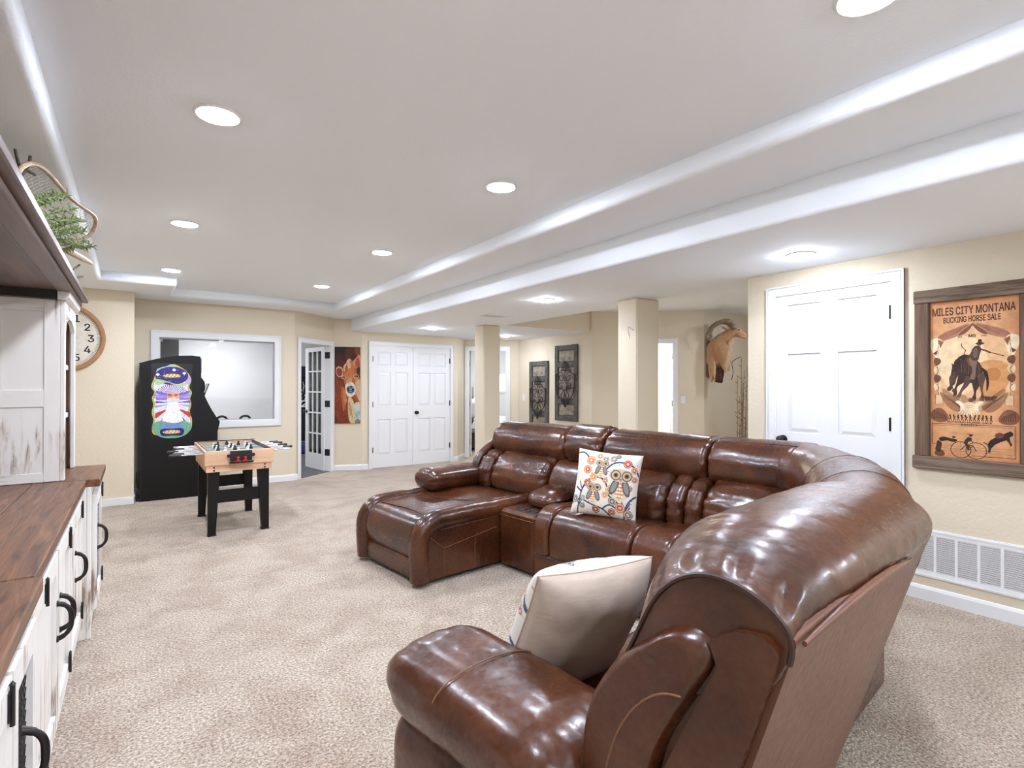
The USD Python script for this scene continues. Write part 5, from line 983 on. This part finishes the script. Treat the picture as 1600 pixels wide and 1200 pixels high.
# ------------------------------------------------------------------ two decorative metal panels
M['panel_frame'] = mat('panel_frame', (.060, .055, .046), .75, var=(18, (.125, .115, .095), .35, .7), bump=(40, .4, .004)); M['panel_field'] = mat('panel_field', (.15, .125, .09), .7, var=(14, (.36, .30, .215), .35, .65), bump=(30, .4, .004)); M['pewter'] = mat('pewter', (.20, .18, .16), .5, metal=.6); M['iron'] = mat('scroll_iron', (.025, .022, .02), .5, metal=.4)
def metal_panel(label, s0, s1, z0, z1):
    t = T('metal_wall_panel', label, 'wall decoration', tuple(on_wall('hall', (s0 + s1) / 2, z0)), group=None)
    w, h = s1 - s0, z1 - z0; pl = lambda m: wframe(m, 'hall', s0, z0, .002)
    fw = .085
    t.part('back_board', pl(box(.02, w - .02, .02, h - .02, 0, .012)), M['panel_frame'], False)
    for a, b in ((0, fw), (w - fw, w)): t.part('frame_stile', pl(box(a, b, 0, h, 0, .035, .004)), M['panel_frame'], False)
    for a, b in ((0, fw), (h - fw, h), (.285, .37), (h - .37, h - .285)): t.part('frame_rail', pl(box(fw + .0005, w - fw - .0005, a, b, 0, .030, .004)), M['panel_frame'], False)
    for a, b in ((fw, .285), (.37, h - .37), (h - .285, h - fw)): t.part('field', pl(box(fw + .012, w - fw - .012, a + .01, b - .01, .010, .017, .003)), M['panel_field'], False)
    c = w / 2; sw = t.part('scrollwork', pl(tube(smooth_path([(.045, h * .62, .045), (.05, h * .48, .05), (.10, h * .34, .05), (c - .04, h * .235, .05), (c, h * .185, .05), (c + .04, h * .235, .05), (w - .10, h * .34, .05), (w - .05, h * .48, .05), (w - .045, h * .62, .045)], 60), .008, 6)), M['iron'], 40, 'dark iron scrollwork')
    def scroll(pts, r=.006): t.part('scroll', pl(tube(smooth_path([(c + x, h * y, .05) for x, y in pts], 40), r, 6)), M['iron'], 40, parent=sw)
    for s_ in (-1, 1):
        scroll([(0, .79), (s_ * .045, .745), (s_ * .075, .70), (s_ * .085, .665)]); scroll([(s_ * .01, .70), (s_ * .045, .715), (s_ * .05, .685), (s_ * .02, .675)])
        scroll([(s_ * (c - .05), .60), (s_ * .10, .64), (s_ * .03, .58), (s_ * .06, .53), (s_ * .13, .55), (s_ * .12, .60), (s_ * .08, .59)])
        scroll([(0, .46), (s_ * .05, .50), (s_ * .13, .49), (s_ * .15, .445), (s_ * .10, .42), (s_ * .07, .45), (s_ * .11, .465)]); scroll([(0, .46), (s_ * .06, .38), (s_ * .10, .34), (s_ * .07, .30), (s_ * .02, .33), (0, .38)]); scroll([(s_ * .02, .26), (s_ * .07, .285), (s_ * .10, .26), (s_ * .05, .235)])
    for y, hw in ((.665, .13), (.435, c - .05)): t.part('cross_bar', pl(tube([(c - hw, h * y, .047), (c + hw, h * y, .047)], .007, 6)), M['iron'], 40, parent=sw)
    t.part('spine', pl(tube([(c, h * .20, .047), (c, h * .79, .047)], .006, 6)), M['iron'], 40, parent=sw)
    t.part('rosette', pl(lathe([(.05, 0), (.045, .012), (.02, .02), (1e-4, .022)], 12).apply_scale([1, 1.2, 1]).apply_translation([c, h * .46, .05])), M['pewter'], 40, 'pewter rosette', parent=sw)
metal_panel('tall dark metal scroll panel hanging lower, nearer the bedroom doorway', .385, .922, .53, 1.805); metal_panel('tall dark metal scroll panel hanging higher, right of its twin', 1.118, 1.688, .765, 2.052)
# ------------------------------------------------------------------ mounted ram and the dry twigs beside it
import manifold3d as mf
RO = np.array([7.436, 4.79, 1.35]); RX = np.array([.817, -.576, 0]); RY = np.array([.576, .817, 0])
rp_ = lambda m: frame(m, RO, RX, RY, (0, 0, 1))
def ball(c, r):
    s = mf.Manifold.sphere(r, 24); return s.translate([float(x) for x in c])
def flesh(chains, edge=.014, it=14):
    """chains of (x,y,z,r) joints; each bone the hull of two balls; welded, refined and smoothed"""
    bones = []
    for ch_ in chains:
        for a, b in zip(ch_[:-1], ch_[1:]): bones.append(mf.Manifold.batch_hull([ball(a[:3], a[3]), ball(b[:3], b[3])]))
    m = mf.Manifold.batch_boolean(bones, mf.OpType.Add).refine_to_length(edge).to_mesh()
    t_ = trimesh.Trimesh(m.vert_properties[:, :3], m.tri_verts, process=True)
    trimesh.smoothing.filter_taubin(t_, .5, -.52, it); return t_
M['fur'] = mat('tan_fur', (.36, .185, .085), .85, spec=.15, var=(9, (.52, .31, .17), .3, .7), bump=(120, .5, .006), stretch=(1, 1, .35), sheen=.2)
M['pale_fur'] = mat('pale_fur', (.62, .45, .30), .9, spec=.1, var=(14, (.50, .31, .18), .35, .7), bump=(120, .5, .006), stretch=(1, 1, .3)); M['dark_fur'] = mat('dark_fur', (.035, .018, .012), .85, spec=.15, var=(16, (.11, .055, .035), .35, .7), bump=(90, .6, .01), stretch=(1, 1, .3))
M['horn'] = mat('horn', (.17, .115, .085), .55, var=(22, (.31, .23, .17), .35, .7), bump=(60, .5, .006))
rm = T('mounted_ram', 'shoulder mounted tan wild sheep with long curved horns on the niche wall', 'animal mount', tuple(RO))
body = flesh([[(-.11, .22, .42, .13), (-.125, .20, .60, .125), (-.06, .12, .72, .105), (.05, .02, .82, .078), (.125, -.03, .845, .062), (.20, -.04, .80, .046), (.262, -.045, .764, .030)], [(-.11, .25, .42, .13), (-.02, .30, .45, .11)], [(-.125, .22, .6, .12), (-.02, .30, .55, .10)], [(.125, -.03, .845, .060), (.15, -.04, .79, .04), (.25, -.045, .75, .024)],
              [(-.17, .17, .45, .085), (-.195, .15, .25, .045), (-.20, .14, .08, .018)], [(-.05, .10, .60, .11), (-.03, .08, .44, .085), (-.015, .07, .28, .045)]])
fur_amp = (meshkit.fbm(body.vertices * [40, 40, 14], 3, 5) - .5) * .014; body.vertices += body.vertex_normals * fur_amp[:, None]
rm.part('body', rp_(body), M['fur'], True)
mane = flesh([[(.075, -.01, .74, .030), (.035, .02, .64, .048), (.005, .03, .50, .050), (-.005, .03, .36, .048), (-.02, .05, .22, .020)], [(.02, .02, .42, .03), (.03, .03, .32, .02), (.03, .04, .24, .006)], [(-.165, .12, .40, .035), (-.17, .11, .18, .02), (-.165, .11, .06, .006)]])
mane.vertices += mane.vertex_normals * ((meshkit.fbm(mane.vertices * [60, 60, 14], 3, 6) - .5) * .022)[:, None]
rm.part('chest_mane', rp_(mane), M['pale_fur'], True, 'pale long throat and leg hair')
dk = flesh([[(-.135, .14, .25, .05), (-.13, .14, .10, .04)], [(-.07, .12, .25, .055), (-.07, .12, .09, .042)]]); dk.vertices += dk.vertex_normals * ((meshkit.fbm(dk.vertices * [60, 60, 16], 3, 7) - .5) * .03)[:, None]
rm.part('dark_apron', rp_(dk), M['dark_fur'], True, 'dark brown lower chest')
for k, dy in ((0, -.055), (1, .075)):
    P_ = smooth_path([(.075 + .03 * k, dy, .885), (.05 + .03 * k, dy, .955), (-.02 + .02 * k, dy + .01, 1.0), (-.10, dy + .03, .995), (-.19, dy + .06, .94), (-.25, dy + .10, .85), (-.262, dy + .13, .78), (-.235, dy + .14, .71)], 60)
    r_ = np.linspace(.046, .010, 60) * (1 + .05 * np.sin(np.arange(60) * 1.4)); rm.part('horn', rp_(tube(P_, r_, 14)), M['horn'], 40, 'thick ridged horn')
    er = loft([np.array([(.035 + a_ * .02 - q_ * .05, dy * .75 + (.02 if k else -.02) * q_, .865 + q_ * .035 + b_ * .02 * (1 - q_ * .8)) for a_, b_ in [(math.cos(w), math.sin(w)) for w in np.linspace(0, 6.283, 11)[:-1]]]) for q_ in np.linspace(0, 1.5, 6)]); rm.part('ear', rp_(er), M['fur'], 40)
    rm.part('eye', rp_(trimesh.creation.icosphere(2, .014).apply_translation([.135, -.082 if k == 0 else .022, .862])), M['black'], True, 'dark glass eye')
rm.part('nose', rp_(trimesh.creation.icosphere(2, .018).apply_translation([.284, -.045, .768])), M['dark_fur'], True, 'dark nose')
rm.part('backing_plaque', box(7.42, 7.86, 5.13, 5.168, 1.50, 2.08, .01), M['inner_wood'], False, 'brown backing plaque on the wall')
tw = T('dry_twigs', 'tall bare twigs standing in the niche below the ram head', 'twigs', tuple(RO + .20 * RX - [0, 0, 1.35]))
RT = random.Random(21)
for k, (x, h, wd) in enumerate(((.205, 1.79, .010), (.150, 1.52, .004), (.245, 1.60, .014), (.275, 1.38, .008), (.225, 1.50, .007), (.185, 1.20, .008), (.29, 1.66, .005))):
    P_ = smooth_path([(x + .01 * RT.uniform(-1, 1), .0 + .02 * k % .05, .0 - 1.35), (x + .012 * RT.uniform(-1, 1), .02, h * .35 - 1.35), (x + .012 * RT.uniform(-1, 1), .01, h * .7 - 1.35), (x + .015 * RT.uniform(-1, 1), 0, h - 1.35)], 40)
    st = tw.part('stem', rp_(tube(P_, np.linspace(wd, .003, 40), 6)), M['tan_twig'] if 'tan_twig' in M else M.setdefault('tan_twig', mat('tan_twig', (.30, .21, .13), .8, var=(30, (.12, .08, .05), .4, .6))), 40)
    for i in range(8, 40, 4):
        s_ = RT.choice((-1, 1)); l_ = RT.uniform(.02, .06); q_ = P_[i]
        tw.part('side_twig', rp_(tube([q_, q_ + [s_ * l_ * .7, 0, l_ * .5], q_ + [s_ * l_, .0, l_]], [.004, .003, .0015], 5)), M['twig'], 40, parent=st)
tw.part('crossing_twig', rp_(tube(smooth_path([(.055, 0, .10), (.075, 0, .26), (.07, 0, .38), (.14, 0, .43), (.20, 0, .46)], 24), .005, 6)), M['twig'], 40)

# ================================================================== ROOMS BEYOND THE OPENINGS
M['pale_wall'] = mat('pale_wall', (.74, .74, .715), .8, spec=.2); M['grey_floor'] = mat('rubber_floor', (.085, .085, .085), .7, var=(8, (.12, .12, .12), .4, .7)); M['bright_wall'] = mat('bath_wall', (.84, .81, .70), .7)
solo('floor', 'dark grey rubber floor of the exercise room', 'floor', prism(Polygon([(-.1, 8.19), (1.87, 8.19), (1.97, 8.15), (2.56, 8.60), (2.75, 8.70), (3.2, 8.70), (3.2, 11.4), (-.1, 11.4)]), .006), M['grey_floor'], False, kind='structure')
solo('wall_exercise', 'pale far wall of the exercise room', 'wall', box(-.2, 3.3, 11.4, 11.5, 0, 2.6), M['pale_wall'], False, kind='structure'); solo('wall_exercise', 'pale left wall of the exercise room', 'wall', box(-.22, -.12, 8.19, 11.4, 0, 2.6), M['pale_wall'], False, kind='structure'); solo('wall_exercise', 'pale right wall of the exercise room', 'wall', box(3.2, 3.3, 8.58, 11.4, 0, 2.6), M['pale_wall'], False, kind='structure')
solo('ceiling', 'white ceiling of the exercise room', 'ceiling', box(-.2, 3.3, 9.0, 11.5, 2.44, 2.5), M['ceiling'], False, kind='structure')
ceiling_lamp('added recessed light in the exercise room, unseen above the window', 1.2, 10.2, 2.44, M['lens_far'], 'added recessed lights in the rooms beyond', .06)  # unseen lamp added to brighten the exercise room
# padded banner with white print
w_, h_ = .54, 1.52; p = Paint(w_, h_, 150, '#101014'); u_, v_ = p.X / w_, 1 - p.Y / h_
q_ = ((np.abs(((u_ * 15 + v_ * 42) % 2) - 1) < .12) | (np.abs(((u_ * 15 - v_ * 42) % 2) - 1) < .12)) & ((v_ > .58) | (v_ < .12)); p.c[q_] = hexrgb('#3a3a44'); p.c[(v_ < .14)] = p.c[(v_ < .14)] * .6 + hexrgb('#2c3050') * .4
rn = random.Random(17)
for k in range(70): x, y = rn.uniform(.06, .94), rn.uniform(.17, .44); p.line([(x, y), (x + rn.uniform(-.05, .05), y + .03), (x + rn.uniform(-.06, .06), y + .07)], .02, rn.choice(['#c8c8cc', '#8e8e96', '#55555c', '#e4e4e4']))
p.line([(.02, .575), (.98, .575)], .012, '#8a8a90', sm=False)
bn = T('wall_banner', 'black quilted wall banner with white print seen through the glazed door', 'banner', (2.62, 11.38, .24))
bn.part('cloth', box(2.45, 2.99, 11.37, 11.398, .235, 1.755, .006), M['black_board'], False); bn.part('print', frame(p.mesh(), (2.45, 11.3685, .235), (1, 0, 0), (0, 0, 1)), M['print'], True, 'white and grey print on black', colors=p.c)
for x in (2.82,): bn.part('numeral', frame(lettering('2', x, 0, .13, .17), (0, 11.3682, .925), (1, 0, 0), (0, 0, 1)), M['white_plastic'], False, 'white number')
solo('blue_mat', 'dark blue folded exercise mat on the floor below the banner', 'mat', box(2.42, 3.15, 11.05, 11.36, .0065, .21, .03), mat('blue_vinyl', (.03, .045, .16), .5), False)
spk = T('wall_speaker', 'black loudspeaker high in the exercise room behind the interior window', 'speaker', (.47, 11.2, 1.80))
spk.part('box', box(.33, .63, 11.16, 11.38, 1.80, 2.20, .006), M['black_board'], False); spk.part('front_grille', box(.345, .615, 11.152, 11.161, 1.83, 2.17, .003), M['black'], False); spk.part('bracket', box(.34, .39, 11.10, 11.20, 2.12, 2.19, .003), M['steel'], False)
ex = T('exercise_machine', 'black exercise machine whose curved grips rise above the window sill', 'exercise machine', (1.15, 8.75, .006))
ex.part('base', [box(.95, 1.01, 8.45, 9.3, .007, .07, .01), box(1.29, 1.35, 8.45, 9.3, .007, .07, .01), box(.95, 1.35, 8.82, 8.90, .007, .06, .01)], M['black_board'], False)
for x in (1.00, 1.30):
    ps = ex.part('upright', tube([(x, 8.55, .06), (x, 8.56, .75)], .022, 10), M['black_board'], 40); ex.part('grip', tube(smooth_path([(x - .055, 8.57, .74), (x - .07, 8.57, .86), (x - .02, 8.57, .915), (x + .05, 8.57, .905), (x + .075, 8.57, .80)], 24), .016, 10), M['black'], 40, 'curved black grip', parent=ps)
ex.part('seat', box(1.03, 1.27, 8.7, 9.15, .38, .45, .03), M['black'], False); ex.part('seat_post', box(1.12, 1.18, 8.83, 8.89, .06, .38, .004), M['black_board'], False)
# bedroom
def bb(s, d, z): q_ = on_wall('bed', s, z, -d); return q_
bt, bnv = W['bed'][1], W['bed'][2]
bfr = lambda m: frame(m, on_wall('bed', 0, 0), (bt[0], bt[1], 0), (bnv[0], bnv[1], 0), (0, 0, 1))
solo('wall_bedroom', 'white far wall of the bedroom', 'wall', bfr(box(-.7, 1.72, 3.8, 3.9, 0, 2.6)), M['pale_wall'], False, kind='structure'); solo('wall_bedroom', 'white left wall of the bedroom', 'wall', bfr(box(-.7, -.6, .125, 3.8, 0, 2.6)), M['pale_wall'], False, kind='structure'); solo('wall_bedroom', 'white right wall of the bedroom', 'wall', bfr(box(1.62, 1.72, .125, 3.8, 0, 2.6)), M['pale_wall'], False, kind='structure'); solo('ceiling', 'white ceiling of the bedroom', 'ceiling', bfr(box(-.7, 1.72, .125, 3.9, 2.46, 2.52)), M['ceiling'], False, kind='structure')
q_ = bb(.5, 1.9, 2.46); ceiling_lamp('added recessed light in the bedroom, unseen behind the door head', q_[0], q_[1], 2.46, M['lens_far'], 'added recessed lights in the rooms beyond', .06)  # unseen lamp added so the bedroom reads bright enough
wn = T('window_2', 'pale blue basement window in the bedroom', 'window', tuple(bb(.52, 3.79, 1.23)), kind='structure')
wn.part('frame', bfr(frame(prism(shapely.box(.05, 1.18, 1.0, 1.71).difference(shapely.box(.10, 1.23, .95, 1.66)), .03), (0, 3.799, 0), (1, 0, 0), (0, 0, 1))), M['trim'], False); wn.part('pane', bfr(box(.10, .95, 3.786, 3.790, 1.23, 1.66)), mat('daylight_pane', '#dfeaf5', .4, emit=('#dbe9f7', 1.1)), False)
bd = T('bed', 'bed with pale floral quilt seen through the bedroom doorway', 'bed', tuple(bb(.7, 1.9, 0)))
bd.part('frame', bfr(box(.0, 1.60, 1.02, 2.85, .04, .36, .02)), mat('bed_wood', (.035, .022, .016), .5), False, 'dark wooden bed frame'); bd.part('headboard', bfr(box(-.06, -.005, 1.0, 2.9, .04, 1.34, .015)), mat('headboard', (.16, .12, .09), .6), False); bd.part('mattress', bfr(lumpy(box(.01, 1.59, 1.0, 2.83, .365, .56, .04).subdivide().subdivide(), .004, 4)), mat('grey_sheet', (.32, .36, .37), .9), 60, 'grey sheet')
w_, h_ = 1.5, 1.95; p = Paint(w_, h_, 120, '#e8ecec'); rn = random.Random(2)
for k in range(90): x, y, r_ = rn.random(), rn.random(), rn.uniform(.02, .05); p.ell(x, y, r_, r_ * .7, rn.choice(['#8fb4c4', '#6f9cb2', '#b9cdd2', '#a8b9a0']), rn.uniform(0, 180))
qv = p.mesh(); xy = qv.vertices[:, :2] / [w_, h_]; ed = np.minimum(np.minimum(xy[:, 0], 1 - xy[:, 0]), np.minimum(xy[:, 1], 1 - xy[:, 1]))
qv.vertices = np.c_[.06 + qv.vertices[:, 0], .96 + qv.vertices[:, 1], .62 + .02 * meshkit.fbm(np.c_[xy * 6, xy[:, :1] * 0], 3) - .16 * np.exp(-(ed / .02) ** 1.2)]
bd.part('quilt', bfr(qv), M['print_cloth'], True, 'white quilt with blue floral print', colors=p.c)
def soft_box(x0, x1, y0, y1, z0, z1):
    m = trimesh.creation.icosphere(4, 1.0); v_ = m.vertices; m.vertices = np.sign(v_) * np.abs(v_) ** .6; m.vertices = m.vertices * [(x1 - x0) / 2, (y1 - y0) / 2, (z1 - z0) / 2] + [(x0 + x1) / 2, (y0 + y1) / 2, (z0 + z1) / 2]; return m
for k, d_ in enumerate((1.05, 1.95)): solo('bed_pillow', ('nearer' if k == 0 else 'farther') + ' white pillow standing against the bed headboard', 'pillow', bfr(lumpy(soft_box(.01, .20, d_, d_ + .72, .66, 1.08), .01, 8, k)), mat('pillow_white_' + str(k), (.82, .82, .82), .9), 60)
# bright room behind the angled doorway
at_, an_ = W['bath'][1], W['bath'][2]
afr = lambda m: frame(m, on_wall('bath', 0, 0), (at_[0], at_[1], 0), (an_[0], an_[1], 0), (0, 0, 1))
solo('wall_bath', 'bright cream far wall beyond the angled doorway', 'wall', afr(box(.1, 1.7, 2.1, 2.2, 0, 2.6)), M['bright_wall'], False, kind='structure'); solo('wall_bath', 'bright cream left wall beyond the angled doorway', 'wall', afr(box(.1, .2, .125, 2.1, 0, 2.6)), M['bright_wall'], False, kind='structure'); solo('wall_bath', 'bright cream right wall beyond the angled doorway', 'wall', afr(box(1.6, 1.7, .125, 2.1, 0, 2.6)), M['bright_wall'], False, kind='structure'); solo('ceiling', 'white ceiling beyond the angled doorway', 'ceiling', afr(box(.1, 1.7, .125, 2.2, 2.46, 2.52)), M['ceiling'], False, kind='structure')
q_ = on_wall('bath', .75, 2.46, -.7); ceiling_lamp('added recessed light in the bright room, unseen behind the column', q_[0], q_[1], 2.46, M['lens_far'], 'added recessed lights in the rooms beyond', .075)  # unseen lamp added to fill this room with light
q_ = on_wall('bath', .94, 0, -.75)
sn = T('wall_lamp', 'bright white wall lamp glowing inside the angled doorway', 'lamp', tuple(on_wall('bath', .86, 1.93, -.55)))
sn.part('glass_shade', trimesh.creation.icosphere(3, .07).apply_scale([1, 1, 1.6]).apply_translation(on_wall('bath', .80, 2.0, -.62)), mat('lamp_glass', '#ffffff', .4, emit=('#fff4de', 22.0)), True, 'glowing white shade'); sn.part('arm', tube([on_wall('bath', .80, 1.90, -.62), on_wall('bath', .5, 1.88, -.62), on_wall('bath', .205, 1.88, -.62)], .012, 8), M['steel'], 40)
